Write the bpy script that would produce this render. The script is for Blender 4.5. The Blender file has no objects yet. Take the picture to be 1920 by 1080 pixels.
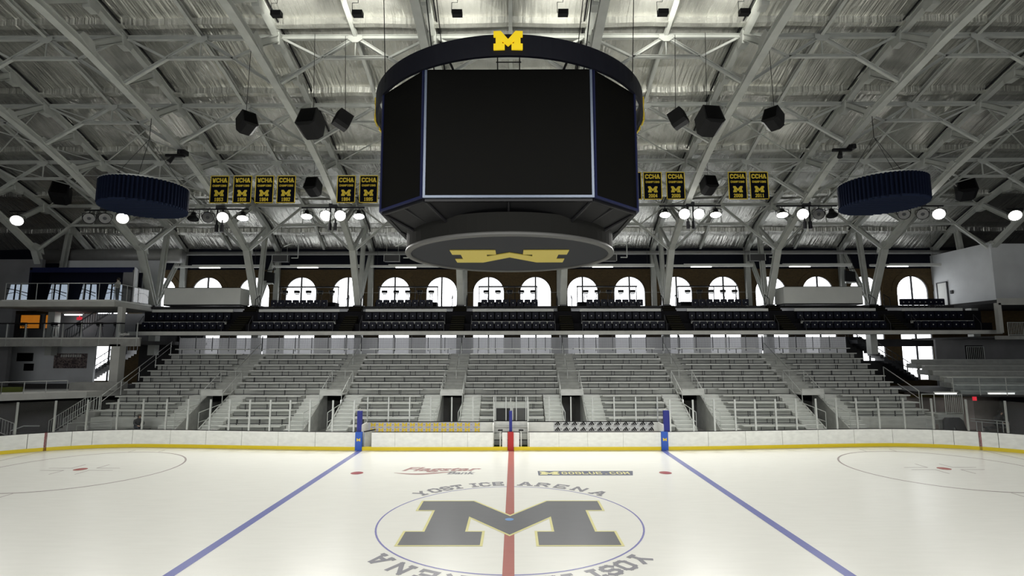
import bpy, math, random
from mathutils import Vector, Matrix
random.seed(7)
SC = bpy.context.scene
C = SC.collection
PI = math.pi
# ------------------------------------------------------------------ camera, world, exposure
cam_data = bpy.data.cameras.new('camera'); cam = bpy.data.objects.new('camera', cam_data); C.objects.link(cam)
cam_data.sensor_width = 36; cam_data.lens = 990 / 1920 * 36; cam_data.clip_end = 300
pitch, yaw, roll = .117, -.0032, -.0016
F = Vector((math.sin(yaw) * math.cos(pitch), math.cos(yaw) * math.cos(pitch), math.sin(pitch)))
R0 = F.cross(Vector((0, 0, 1))).normalized(); U0 = R0.cross(F)
R1 = R0 * math.cos(roll) + U0 * math.sin(roll); U1 = U0 * math.cos(roll) - R0 * math.sin(roll)
M4 = Matrix((R1, U1, -F)).transposed().to_4x4(); M4.translation = Vector((.146, -19.2, 5.88))
cam.matrix_world = M4
SC.camera = cam
W = bpy.data.worlds.new('world'); SC.world = W; W.use_nodes = True
W.node_tree.nodes['Background'].inputs[0].default_value = (.6, .7, .85, 1)
W.node_tree.nodes['Background'].inputs[1].default_value = .35
SC.view_settings.view_transform = 'Standard'; SC.view_settings.look = 'None'
SC.view_settings.exposure = 0.0; SC.view_settings.gamma = 1
SC.view_settings.use_curve_mapping = False
SC.cycles.max_bounces = 6; SC.cycles.diffuse_bounces = 3; SC.cycles.glossy_bounces = 3
SC.cycles.transparent_max_bounces = 12; SC.cycles.use_denoising = True
SC.cycles.sample_clamp_indirect = 4; SC.cycles.caustics_reflective = False; SC.cycles.caustics_refractive = False
FLOOD = 2500          # watts of one lit floodlight cluster
UPL = 850
WINDOW = 3.2          # daylight in the windows

def spot(name, loc, target, power, angle=120, radius=.3, color=(1, .98, .93), parent=None):
    l = bpy.data.lights.new(name, 'SPOT'); l.energy = power; l.spot_size = math.radians(angle); l.spot_blend = .6
    l.shadow_soft_size = radius; l.color = color
    o = bpy.data.objects.new(name, l); C.objects.link(o)
    o.rotation_euler = (Vector(target) - Vector(loc)).to_track_quat('-Z', 'Y').to_euler()
    o.location = loc
    if parent: o.parent = parent; o.location = Vector(loc) - parent.location
    return o

# ------------------------------------------------------------------ materials
MATS = {}
def mat(name, col, rough=.6, metal=0, spec=.5, emit=None, es=0, noise=0, nscale=3, bump=0, bscale=20, stretch=(1, 1, 1)):
    if name in MATS: return MATS[name]
    m = bpy.data.materials.new(name); m.use_nodes = True; nt = m.node_tree; b = nt.nodes['Principled BSDF']
    b.inputs['Base Color'].default_value = (*col, 1); b.inputs['Roughness'].default_value = rough
    b.inputs['Metallic'].default_value = metal; b.inputs['Specular IOR Level'].default_value = spec
    if emit: b.inputs['Emission Color'].default_value = (*emit, 1); b.inputs['Emission Strength'].default_value = es
    if noise or bump:
        tc = nt.nodes.new('ShaderNodeTexCoord'); mp = nt.nodes.new('ShaderNodeMapping'); mp.inputs['Scale'].default_value = stretch
        nt.links.new(tc.outputs['Object'], mp.inputs[0])
    if noise:
        n = nt.nodes.new('ShaderNodeTexNoise'); n.inputs['Scale'].default_value = nscale; n.inputs['Detail'].default_value = 5
        nt.links.new(mp.outputs[0], n.inputs[0])
        mr = nt.nodes.new('ShaderNodeMapRange'); mr.inputs[1].default_value = .3; mr.inputs[2].default_value = .7
        mr.inputs[3].default_value = 1 - noise; mr.inputs[4].default_value = 1 + noise * .5
        nt.links.new(n.outputs[0], mr.inputs[0])
        mx = nt.nodes.new('ShaderNodeVectorMath'); mx.operation = 'SCALE'; mx.inputs[0].default_value = col
        nt.links.new(mr.outputs[0], mx.inputs[3]); nt.links.new(mx.outputs[0], b.inputs['Base Color'])
    if bump:
        n2 = nt.nodes.new('ShaderNodeTexNoise'); n2.inputs['Scale'].default_value = bscale; n2.inputs['Detail'].default_value = 3
        nt.links.new(mp.outputs[0], n2.inputs[0])
        bp = nt.nodes.new('ShaderNodeBump'); bp.inputs['Strength'].default_value = bump; bp.inputs['Distance'].default_value = .05
        nt.links.new(n2.outputs[0], bp.inputs['Height']); nt.links.new(bp.outputs[0], b.inputs['Normal'])
    MATS[name] = m
    return m
steel = mat('painted_steel', (.50, .515, .48), .45, noise=.12, nscale=1.5)
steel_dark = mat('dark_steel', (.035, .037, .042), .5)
black = mat('black', (.006, .006, .007), .6, spec=.25)
blackm = mat('black_metal', (.010, .010, .012), .45, .2, spec=.3)
screen = mat('screen_black', (.0035, .0035, .003), .7, spec=.08, noise=.15, nscale=60)
navy = mat('navy', (.008, .012, .055), .45)
navy_dk = mat('navy_dark', (.003, .0035, .012), .55, spec=.25)
seat_m = mat('navy_seat', (.0035, .0045, .013), .55, spec=.2)
maize = mat('maize', (.85, .62, .03), .5)
maize_dim = mat('banner_gold', (.80, .60, .05), .7)
silver = mat('silver_trim', (.13, .16, .22), .4, .2)
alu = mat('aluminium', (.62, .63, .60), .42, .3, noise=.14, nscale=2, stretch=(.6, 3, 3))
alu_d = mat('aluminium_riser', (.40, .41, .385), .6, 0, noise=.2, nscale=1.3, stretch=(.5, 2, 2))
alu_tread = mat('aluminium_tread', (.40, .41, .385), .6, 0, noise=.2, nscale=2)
rail_m = mat('rail_metal', (.58, .60, .58), .35, .5)
conc = mat('concrete', (.30, .30, .285), .8, noise=.18, nscale=2)
conc_l = mat('pale_concrete', (.50, .50, .47), .75, noise=.1, nscale=1.5)
conc_d = mat('dark_concrete', (.03, .03, .031), .8, noise=.2, nscale=1)
white_p = mat('white_paint', (.62, .63, .60), .6, noise=.05, nscale=1)
wall_w = mat('white_wall', (.72, .74, .75), .7, noise=.1, nscale=.6)
wall_g = mat('grey_wall', (.20, .20, .205), .8, noise=.15, nscale=.8)
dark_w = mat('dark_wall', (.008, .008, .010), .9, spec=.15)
navy_w = mat('navy_wall', (.003, .004, .011), .7, spec=.2)
board_w = mat('board_white', (.88, .89, .85), .35, noise=.08, nscale=3, stretch=(1, 1, 2))
yellow = mat('kick_yellow', (.86, .66, .015), .4)
blue_pad = mat('blue_pad', (.012, .02, .22), .55)
blue_b = mat('blue_board', (.02, .10, .50), .4)
red_b = mat('red_board', (.42, .012, .012), .4)
redl = mat('red_goal_mark', (.30, .02, .03), .4)
duct_m = mat('duct_metal', (.30, .30, .29), .5, .3, noise=.1, nscale=2)
baffle = mat('baffle_fabric', (.007, .011, .028), .95, spec=.1)
baffle_rib = mat('baffle_rib', (.018, .026, .055), .95, spec=.1)
step_m = mat('dark_stairs', (.007, .0065, .004), .9, spec=.1)
nose_m = mat('stair_nosing', (.035, .03, .008), .7)
orange_m = mat('orange_window', (.5, .2, .02), .5, emit=(1, .33, .03), es=.28, noise=.3, nscale=1)
lens_on = mat('lamp_lit', (1, 1, 1), .3, emit=(1, .98, .92), es=30)
lens_off = mat('lamp_reflector', (.75, .75, .72), .12, 1)
tube_m = mat('fluorescent_tube', (1, 1, 1), .3, emit=(1, 1, .95), es=2.2)
strip_lit = mat('strip_light', (1, 1, 1), .3, emit=(1, 1, .95), es=.8)
winlit = mat('daylight_glass', (.9, .95, 1), .2, emit=(.96, .98, 1), es=WINDOW)
hair_m = mat('hair', (.02, .015, .01), .7)
skin_m = mat('skin', (.45, .27, .19), .5)
shirt_m = mat('pale_shirt', (.55, .53, .47), .8)
jacket_m = mat('dark_jacket', (.015, .016, .02), .8)
trouser_m = mat('dark_trousers', (.03, .035, .05), .8)
purple_m = mat('pale_panel', (.58, .58, .64), .5)

def brick_mat():
    m = bpy.data.materials.new('yellow_brick'); m.use_nodes = True; nt = m.node_tree; b = nt.nodes['Principled BSDF']
    tc = nt.nodes.new('ShaderNodeTexCoord'); mp = nt.nodes.new('ShaderNodeMapping'); mp.inputs['Rotation'].default_value = (PI / 2, 0, 0)
    br = nt.nodes.new('ShaderNodeTexBrick'); br.inputs['Scale'].default_value = 3
    br.inputs['Color1'].default_value = (.10, .064, .022, 1); br.inputs['Color2'].default_value = (.07, .045, .016, 1)
    br.inputs['Mortar'].default_value = (.05, .036, .02, 1); br.inputs['Mortar Size'].default_value = .015
    nt.links.new(tc.outputs['Object'], mp.inputs[0]); nt.links.new(mp.outputs[0], br.inputs[0]); nt.links.new(br.outputs[0], b.inputs[0])
    b.inputs['Roughness'].default_value = .85
    return m
brick = brick_mat()

def foil_mat():
    m = bpy.data.materials.new('foil_insulation'); m.use_nodes = True; nt = m.node_tree; b = nt.nodes['Principled BSDF']; L = nt.links
    tc = nt.nodes.new('ShaderNodeTexCoord')
    def noise(scale, st, det=3):
        mp = nt.nodes.new('ShaderNodeMapping'); mp.inputs['Scale'].default_value = st; L.new(tc.outputs['Object'], mp.inputs[0])
        n = nt.nodes.new('ShaderNodeTexNoise'); n.inputs['Scale'].default_value = scale; n.inputs['Detail'].default_value = det
        L.new(mp.outputs[0], n.inputs[0]); return n.outputs[0]
    n1 = noise(1, (4.2, .32, .4), 6); n2 = noise(1, (1.1, .35, .3)); n3 = noise(1, (11, 1.1, 1), 4)
    mr = nt.nodes.new('ShaderNodeMapRange'); mr.inputs[1].default_value = .3; mr.inputs[2].default_value = .7
    mr.inputs[3].default_value = .68; mr.inputs[4].default_value = .9; L.new(n2, mr.inputs[0])
    cb = nt.nodes.new('ShaderNodeCombineColor')
    L.new(mr.outputs[0], cb.inputs[0]); L.new(mr.outputs[0], cb.inputs[1])
    s = nt.nodes.new('ShaderNodeMath'); s.operation = 'MULTIPLY'; s.inputs[1].default_value = .93; L.new(mr.outputs[0], s.inputs[0]); L.new(s.outputs[0], cb.inputs[2])
    L.new(cb.outputs[0], b.inputs['Base Color'])
    b.inputs['Metallic'].default_value = .85; b.inputs['Roughness'].default_value = .27
    b1 = nt.nodes.new('ShaderNodeBump'); b1.inputs['Strength'].default_value = .75; b1.inputs['Distance'].default_value = .16; L.new(n1, b1.inputs['Height'])
    b2 = nt.nodes.new('ShaderNodeBump'); b2.inputs['Strength'].default_value = .5; b2.inputs['Distance'].default_value = .04; L.new(n3, b2.inputs['Height'])
    L.new(b1.outputs[0], b2.inputs['Normal']); L.new(b2.outputs[0], b.inputs['Normal'])
    return m
foil = foil_mat()

def ice_mat(name, col, rough=.25, spec=.5):
    m = bpy.data.materials.new(name); m.use_nodes = True; nt = m.node_tree; b = nt.nodes['Principled BSDF']; L = nt.links
    tc = nt.nodes.new('ShaderNodeTexCoord')
    geo = nt.nodes.new('ShaderNodeNewGeometry')
    mp = nt.nodes.new('ShaderNodeMapping'); mp.inputs['Scale'].default_value = (.35, 2.2, 1); mp.inputs['Rotation'].default_value = (0, 0, .3)
    L.new(geo.outputs['Position'], mp.inputs[0])
    n = nt.nodes.new('ShaderNodeTexNoise'); n.inputs['Scale'].default_value = 2.5; n.inputs['Detail'].default_value = 8; L.new(mp.outputs[0], n.inputs[0])
    mr = nt.nodes.new('ShaderNodeMapRange'); mr.inputs[1].default_value = .3; mr.inputs[2].default_value = .7
    mr.inputs[3].default_value = .975; mr.inputs[4].default_value = 1.01; L.new(n.outputs[0], mr.inputs[0])
    sc = nt.nodes.new('ShaderNodeVectorMath'); sc.operation = 'SCALE'; sc.inputs[0].default_value = col
    L.new(mr.outputs[0], sc.inputs[3]); L.new(sc.outputs[0], b.inputs['Base Color'])
    r2 = nt.nodes.new('ShaderNodeMapRange'); r2.inputs[3].default_value = rough - .01; r2.inputs[4].default_value = rough + .02; L.new(n.outputs[0], r2.inputs[0])
    L.new(r2.outputs[0], b.inputs['Roughness']); b.inputs['Specular IOR Level'].default_value = spec
    return m
ice_m = ice_mat('ice', (.84, .845, .79))
ic_red = ice_mat('ice_red', (.45, .175, .15)); ic_blue = ice_mat('ice_blue', (.185, .205, .46)); ic_grey = ice_mat('ice_navy_logo', (.175, .18, .19))
ic_yel = ice_mat('ice_yellow', (.78, .74, .36)); ic_white = ice_mat('ice_white', (.82, .83, .84)); ic_line = ice_mat('ice_faint_line', (.36, .31, .31))
ic_circle = ice_mat('ice_circle_blue', (.24, .24, .50)); ic_text = ice_mat('ice_lettering', (.27, .27, .30)); ic_fl = ice_mat('ice_dark_red', (.40, .23, .23))
ic_mg = ice_mat('ice_slate', (.13, .14, .2)); ic_dot = ice_mat('ice_dot', (.2, .36, .66)); ic_spot = ice_mat('ice_spot_red', (.40, .11, .10))

def glass_mat(name, tint=(1, 1, 1), refl=.5, dark=1.0):
    m = bpy.data.materials.new(name); m.use_nodes = True; nt = m.node_tree; nt.nodes.clear(); L = nt.links
    out = nt.nodes.new('ShaderNodeOutputMaterial'); mx = nt.nodes.new('ShaderNodeMixShader')
    tr = nt.nodes.new('ShaderNodeBsdfTransparent'); tr.inputs[0].default_value = (*[t * dark for t in tint], 1)
    gl = nt.nodes.new('ShaderNodeBsdfGlossy'); gl.inputs['Roughness'].default_value = .02
    fr = nt.nodes.new('ShaderNodeFresnel'); fr.inputs[0].default_value = 1.45
    mu = nt.nodes.new('ShaderNodeMath'); mu.operation = 'MULTIPLY'; mu.inputs[1].default_value = refl
    L.new(fr.outputs[0], mu.inputs[0]); L.new(mu.outputs[0], mx.inputs[0]); L.new(tr.outputs[0], mx.inputs[1]); L.new(gl.outputs[0], mx.inputs[2]); L.new(mx.outputs[0], out.inputs[0])
    return m
glass = glass_mat('rink_glass', (.97, .985, .975), .8)
glass_rail = glass_mat('rail_glass', (.9, .93, .95), 1.6)

def mesh_panel_mat():
    m = bpy.data.materials.new('frosted_panel'); m.use_nodes = True; nt = m.node_tree; nt.nodes.clear(); L = nt.links
    out = nt.nodes.new('ShaderNodeOutputMaterial'); mx = nt.nodes.new('ShaderNodeMixShader'); mx.inputs[0].default_value = .55
    tr = nt.nodes.new('ShaderNodeBsdfTransparent'); tr.inputs[0].default_value = (.10, .10, .105, 1)
    df = nt.nodes.new('ShaderNodeBsdfTranslucent'); df.inputs[0].default_value = (.5, .5, .5, 1)
    L.new(tr.outputs[0], mx.inputs[1]); L.new(df.outputs[0], mx.inputs[2]); L.new(mx.outputs[0], out.inputs[0])
    return m
frosted = mesh_panel_mat()

# ------------------------------------------------------------------ mesh helpers
class MB:
    def __init__(s): s.v = []; s.f = []; s.mi = []; s.cur = 0
    def add(s, vs, fs):
        n = len(s.v); s.v += [tuple(v) for v in vs]; s.f += [tuple(i + n for i in f) for f in fs]; s.mi += [s.cur] * len(fs); return s
    def box(s, x0, x1, y0, y1, z0, z1):
        return s.add([(x0, y0, z0), (x1, y0, z0), (x1, y1, z0), (x0, y1, z0), (x0, y0, z1), (x1, y0, z1), (x1, y1, z1), (x0, y1, z1)],
                     [(0, 3, 2, 1), (4, 5, 6, 7), (0, 1, 5, 4), (1, 2, 6, 5), (2, 3, 7, 6), (3, 0, 4, 7)])
    def frame(s, p, q, up):
        p, q = Vector(p), Vector(q); d = (q - p).normalized(); up = Vector(up)
        if abs(d.dot(up)) > .98: up = Vector((0, 1, 0)) if abs(d.y) < .9 else Vector((1, 0, 0))
        a = d.cross(up).normalized(); b = a.cross(d).normalized(); return p, q, a, b
    def bar(s, p, q, w, h=None, up=(0, 0, 1)):
        h = h or w; p, q, a, b = s.frame(p, q, up); a = a * w / 2; b = b * h / 2
        return s.add([p - a - b, p + a - b, p + a + b, p - a + b, q - a - b, q + a - b, q + a + b, q - a + b],
                     [(0, 3, 2, 1), (4, 5, 6, 7), (0, 1, 5, 4), (1, 2, 6, 5), (2, 3, 7, 6), (3, 0, 4, 7)])
    def ibeam(s, p, q, w, h, t=.04, up=(0, 0, 1)):
        # flanges of width w at +-h/2 and a web between them
        p, q, a, b = s.frame(p, q, up)
        for o in (-1, 1): s.bar(p + b * (o * (h - t) / 2), q + b * (o * (h - t) / 2), w, t, b)
        return s.bar(p, q, t, h - 2 * t, b)
    def tube(s, p, q, r, n=8, r2=None):
        p, q, a, b = s.frame(p, q, (0, 0, 1)); r2 = r if r2 is None else r2
        vs = [p + a * (r * math.cos(2 * PI * i / n)) + b * (r * math.sin(2 * PI * i / n)) for i in range(n)]
        vs += [q + a * (r2 * math.cos(2 * PI * i / n)) + b * (r2 * math.sin(2 * PI * i / n)) for i in range(n)]
        fs = [(i, (i + 1) % n, n + (i + 1) % n, n + i) for i in range(n)] + [tuple(range(n))[::-1], tuple(range(n, 2 * n))]
        return s.add(vs, fs)
    def path(s, pts, r, n=6):
        for a, b in zip(pts, pts[1:]): s.tube(a, b, r, n)
        return s
    def prism(s, poly, fn, d0, d1):
        # poly of (a, b); fn(a, b, d) -> point. extruded from d0 to d1
        n = len(poly); vs = [fn(a, b, d0) for a, b in poly] + [fn(a, b, d1) for a, b in poly]
        fs = [(i, (i + 1) % n, n + (i + 1) % n, n + i) for i in range(n)] + [tuple(range(n))[::-1], tuple(range(n, 2 * n))]
        return s.add(vs, fs)
    def rev(s, prof, n=48, c=(0, 0), a0=0, a1=2 * PI, closed=False):
        # profile [(r, z)] about the vertical axis
        full = abs(a1 - a0 - 2 * PI) < 1e-6; m = len(prof); k = n if full else n + 1
        vs = []
        for i in range(k):
            a = a0 + (a1 - a0) * i / n
            for r, z in prof: vs.append((c[0] + r * math.cos(a), c[1] + r * math.sin(a), z))
        fs = []
        for i in range(n):
            j = (i + 1) % k
            for t in range(m if closed else m - 1):
                u = (t + 1) % m
                fs.append((i * m + t, j * m + t, j * m + u, i * m + u))
        return s.add(vs, fs)
    def build(s, name, mats, parent=None, loc=None, smooth=False):
        if not isinstance(mats, (list, tuple)): mats = [mats]
        if parent is not None: base = wloc(parent)
        elif loc is not None: base = Vector(loc)
        else:
            xs = [v[0] for v in s.v]; ys = [v[1] for v in s.v]; zs = [v[2] for v in s.v]
            base = Vector(((min(xs) + max(xs)) / 2, (min(ys) + max(ys)) / 2, min(zs)))
        me = bpy.data.meshes.new(name); me.from_pydata([tuple(Vector(v) - base) for v in s.v], [], s.f)
        for m in mats: me.materials.append(m)
        if len(mats) > 1: me.polygons.foreach_set('material_index', s.mi)
        if smooth: me.polygons.foreach_set('use_smooth', [True] * len(me.polygons))
        me.update()
        o = bpy.data.objects.new(name, me); C.objects.link(o)
        if parent is not None: o.parent = parent
        else: o.location = base
        return o
def wloc(o):
    l = Vector(o.location); p = o.parent
    while p: l += Vector(p.location); p = p.parent
    return l
def tag(o, label, cat, group=None, kind=None):
    o['label'] = label; o['category'] = cat
    if group: o['group'] = group
    if kind: o['kind'] = kind
    return o
def thing(name, loc, label, cat, group=None):
    o = bpy.data.objects.new(name, None); C.objects.link(o); o.location = loc; o.empty_display_size = .3
    return tag(o, label, cat, group)
def struct(o): o['kind'] = 'structure'; return o
def dup(root, loc, label, group=None):
    r = root.copy(); C.objects.link(r); r.location = loc; r['label'] = label
    if group: r['group'] = group
    for ch in root.children:
        c = ch.copy(); C.objects.link(c); c.parent = r
        for g in ch.children:
            d = g.copy(); C.objects.link(d); d.parent = c
    return r
ORD = ['first', 'second', 'third', 'fourth', 'fifth', 'sixth', 'seventh', 'eighth', 'ninth', 'tenth', 'eleventh', 'twelfth', 'thirteenth', 'fourteenth', 'fifteenth', 'sixteenth', 'seventeenth', 'eighteenth', 'nineteenth', 'twentieth']
def ordl(i, n):
    return 'leftmost' if i == 0 else 'rightmost' if i == n - 1 else ORD[i] + ' from the left'

MH = [(-162, 220), (-82, 220), (0, 120), (82, 220), (162, 220), (162, 153), (138, 153), (138, 70), (162, 70), (162, 0), (38, 0), (38, 70), (65, 70), (65, 102), (0, 40), (-65, 102), (-65, 70), (-38, 70), (-38, 0), (-162, 0), (-162, 70), (-138, 70), (-138, 153), (-162, 153)]
MPOLY = [(x / 220, (y - 110) / 220) for x, y in MH][::-1]     # height 1, width 1.47
def offset_poly(poly, d):
    out = []; n = len(poly)
    for i in range(n):
        p0, p1, p2 = Vector(poly[i - 1]), Vector(poly[i]), Vector(poly[(i + 1) % n])
        e1 = (p1 - p0).normalized(); e2 = (p2 - p1).normalized()
        n1 = Vector((e1.y, -e1.x)); n2 = Vector((e2.y, -e2.x)); b = (n1 + n2).normalized()
        k = d / max(.35, b.dot(n1)); out.append(tuple(p1 + b * k))
    return out
def letter_M(mb, fn, h, d0, d1, grow=0):
    poly = [(a * h, b * h) for a, b in MPOLY]
    if grow: poly = offset_poly(poly, grow)
    return mb.prism(poly, fn, d0, d1)
# block stroke lettering on a 4 x 6 grid
_O = [(0, 1), (0, 5), (1, 6), (3, 6), (4, 5), (4, 1), (3, 0), (1, 0), (0, 1)]
GL = {'Y': [[(0, 6), (2, 3), (4, 6)], [(2, 3), (2, 0)], [(1, 0), (3, 0)]], 'O': [_O], '0': [_O], 'S': [[(4, 5), (3, 6), (1, 6), (0, 5), (0, 4), (1, 3), (3, 3), (4, 2), (4, 1), (3, 0), (1, 0), (0, 1)]],
      'T': [[(0, 5), (0, 6), (4, 6), (4, 5)], [(2, 6), (2, 0)], [(1, 0), (3, 0)]], 'I': [[(2, 0), (2, 6)], [(1, 6), (3, 6)], [(1, 0), (3, 0)]], 'C': [[(4, 5), (3, 6), (1, 6), (0, 5), (0, 1), (1, 0), (3, 0), (4, 1)]],
      'E': [[(4, 5), (4, 6), (0, 6), (0, 0), (4, 0), (4, 1)], [(0, 3), (3, 3)]], 'A': [[(0, 0), (1.6, 6), (2.4, 6), (4, 0)], [(.7, 2.2), (3.3, 2.2)], [(-.5, 0), (.6, 0)], [(3.4, 0), (4.5, 0)]],
      'R': [[(0, 0), (0, 6), (3, 6), (4, 5), (4, 4), (3, 3), (0, 3)], [(2, 3), (4, 0)], [(-.5, 0), (.6, 0)]], 'N': [[(0, 0), (0, 6), (4, 0), (4, 6)], [(-.5, 0), (.6, 0)]],
      'W': [[(0, 6), (1, 0), (2, 4), (3, 0), (4, 6)]], 'H': [[(0, 0), (0, 6)], [(4, 0), (4, 6)], [(0, 3), (4, 3)]], 'M': [[(0, 0), (0, 6), (2, 2.5), (4, 6), (4, 0)]], 'P': [[(0, 0), (0, 6), (3, 6), (4, 5), (4, 4), (3, 3), (0, 3)]],
      '1': [[(1, 5), (2, 6), (2, 0)], [(1, 0), (3, 0)]], '2': [[(0, 5), (1, 6), (3, 6), (4, 5), (4, 4), (0, 0), (4, 0)]], '3': [[(0, 6), (4, 6), (2.4, 3.6), (4, 2.4), (4, 1), (3, 0), (1, 0), (0, 1)]],
      '4': [[(3, 0), (3, 6), (0, 2), (4, 2)]], '5': [[(4, 6), (0, 6), (0, 3.4), (3, 3.4), (4, 2.5), (4, 1), (3, 0), (1, 0), (0, 1)]], '6': [[(4, 5), (3, 6), (1, 6), (0, 5), (0, 1), (1, 0), (3, 0), (4, 1), (4, 2.4), (3, 3.3), (0, 3.3)]],
      '8': [[(1, 3.2), (0, 4), (0, 5), (1, 6), (3, 6), (4, 5), (4, 4), (3, 3.2), (1, 3.2), (0, 2.4), (0, 1), (1, 0), (3, 0), (4, 1), (4, 2.4), (3, 3.2)]], '9': [[(0, 1), (1, 0), (3, 0), (4, 1), (4, 5), (3, 6), (1, 6), (0, 5), (0, 3.6), (1, 2.7), (4, 2.7)]],
      'G': [[(4, 5), (3, 6), (1, 6), (0, 5), (0, 1), (1, 0), (3, 0), (4, 1), (4, 3), (2.4, 3)]], 'B': [[(0, 0), (0, 6), (3, 6), (4, 5), (4, 4), (3, 3.1), (0, 3.1)], [(3, 3.1), (4, 2.2), (4, 1), (3, 0), (0, 0)]], 'L': [[(0, 6), (0, 0), (4, 0), (4, 1)]],
      'U': [[(0, 6), (0, 1), (1, 0), (3, 0), (4, 1), (4, 6)]], '.': [[(1.6, .4), (2.4, .4)]], 'D': [[(0, 0), (0, 6), (3, 6), (4, 5), (4, 1), (3, 0), (0, 0)]], 'F': [[(4, 6), (0, 6), (0, 0)], [(0, 3), (3, 3)]]}
ZK = [0]
def stroke(mb, p, q, w, fn, d0, d1):
    p, q = Vector(p), Vector(q); e = (q - p).normalized(); n = Vector((-e.y, e.x)) * w / 2; e = e * w / 2
    poly = [p - e - n, q + e - n, q + e + n, p - e + n]
    ZK[0] = (ZK[0] + 1) % 9; mb.prism([tuple(v) for v in poly], fn, d0, d1 + ZK[0] * .0003)
def glyph(mb, ch, x, y, h, w, fn, d0, d1, sw=None):
    sw = sw or h * .17
    for line in GL.get(ch, []):
        for a, b in zip(line, line[1:]):
            A = (x + (a[0] / 4 - .5) * (w - sw), y + (a[1] / 6 - .5) * (h - sw)); B = (x + (b[0] / 4 - .5) * (w - sw), y + (b[1] / 6 - .5) * (h - sw))
            stroke(mb, A, B, sw, fn, d0, d1)
def block_text(mb, txt, cx, cy, h, width, fn, d0, d1, sw=None, gap=.18):
    n = len(txt); adv = width / n
    for i, ch in enumerate(txt): glyph(mb, ch, cx - width / 2 + adv * (i + .5), cy, h, adv * (1 - gap), fn, d0, d1, sw)
def font_poly(mb, txt, size, fn, d, shear=0, bold=.02, width=None, align='CENTER'):
    cu = bpy.data.curves.new('t', 'FONT'); cu.body = txt; cu.size = size; cu.shear = shear; cu.offset = bold * size; cu.align_x = align; cu.resolution_u = 3
    o = bpy.data.objects.new('t', cu); C.objects.link(o)
    dg = bpy.context.evaluated_depsgraph_get(); me = bpy.data.meshes.new_from_object(o.evaluated_get(dg))
    xs = [v.co.x for v in me.vertices]; k = (width / (max(xs) - min(xs))) if width else 1
    mb.add([fn(v.co.x * k, v.co.y, d) for v in me.vertices], [tuple(p.vertices) for p in me.polygons])
    bpy.data.objects.remove(o); bpy.data.curves.remove(cu); bpy.data.meshes.remove(me)

# ------------------------------------------------------------------ room shell
TX = [-38.7, -30.1, -21.5, -12.9, -4.3, 4.3, 12.9, 21.5, 30.1, 38.7]       # truss positions
UP = [(3.3, 24.4), (5.9, 23.75), (8.3, 23.15), (10.9, 22.45), (13.3, 21.6), (15.7, 20.7), (18.2, 19.65), (20.8, 18.7), (23.4, 17.8), (26.1, 16.6), (28.4, 15.05)]
LO = [(3.0, 21.65), (5.7, 21.15), (8.3, 20.5), (10.9, 19.85), (13.3, 19.1), (15.6, 18.2), (18.2, 16.9), (20.4, 15.6), (22.9, 14.0), (24.9, 9.6)]
XW = 50
def roof_z(y):
    y = abs(y); P = [(0, 25.3)] + UP + [(30, 14.0)]
    for (a, za), (b, zb) in zip(P, P[1:]):
        if a <= y <= b: return za + (zb - za) * (y - a) / (b - a) + .4
    return 14.2
floor = MB().box(-XW, XW, -31, 30, -.3, -.06).build('floor', conc_d); struct(floor)
# ceiling: foil insulation hung below the roof, folded at the purlins
cb = MB(); ys = []
folds = [2.4, 7.6, 12.5, 17.4, 22.3, 26.8]
prof = []
y = -29.3
cand = sorted(set([-29.3, 29.3, 0] + [s * (f + k) for f in folds for s in (-1, 1) for k in (-.16, -.13, .13, .16, 2.4)] + [s * a for a, _ in UP for s in (-1, 1)]))
cand = [c for c in cand if abs(c) <= 29.3]
for c in cand:
    infold = any(abs(abs(c) - f) < .14 for f in folds)
    sag = 0
    prof.append((c, roof_z(c) - (.34 if infold else 0)))
nx = 2 * XW
for i, (yy, zz) in enumerate(prof):
    pass
vs = []; NXS = [-XW + i * (2 * XW) / 40 for i in range(41)]
for X in NXS:
    for yy, zz in prof: vs.append((X, yy, zz + .05 * math.sin(X * 1.7 + yy)))
m = len(prof); fs = [(i * m + j, i * m + j + 1, (i + 1) * m + j + 1, (i + 1) * m + j) for i in range(40) for j in range(m - 1)]
ceil = MB().add(vs, fs).build('ceiling', foil); struct(ceil)
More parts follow.
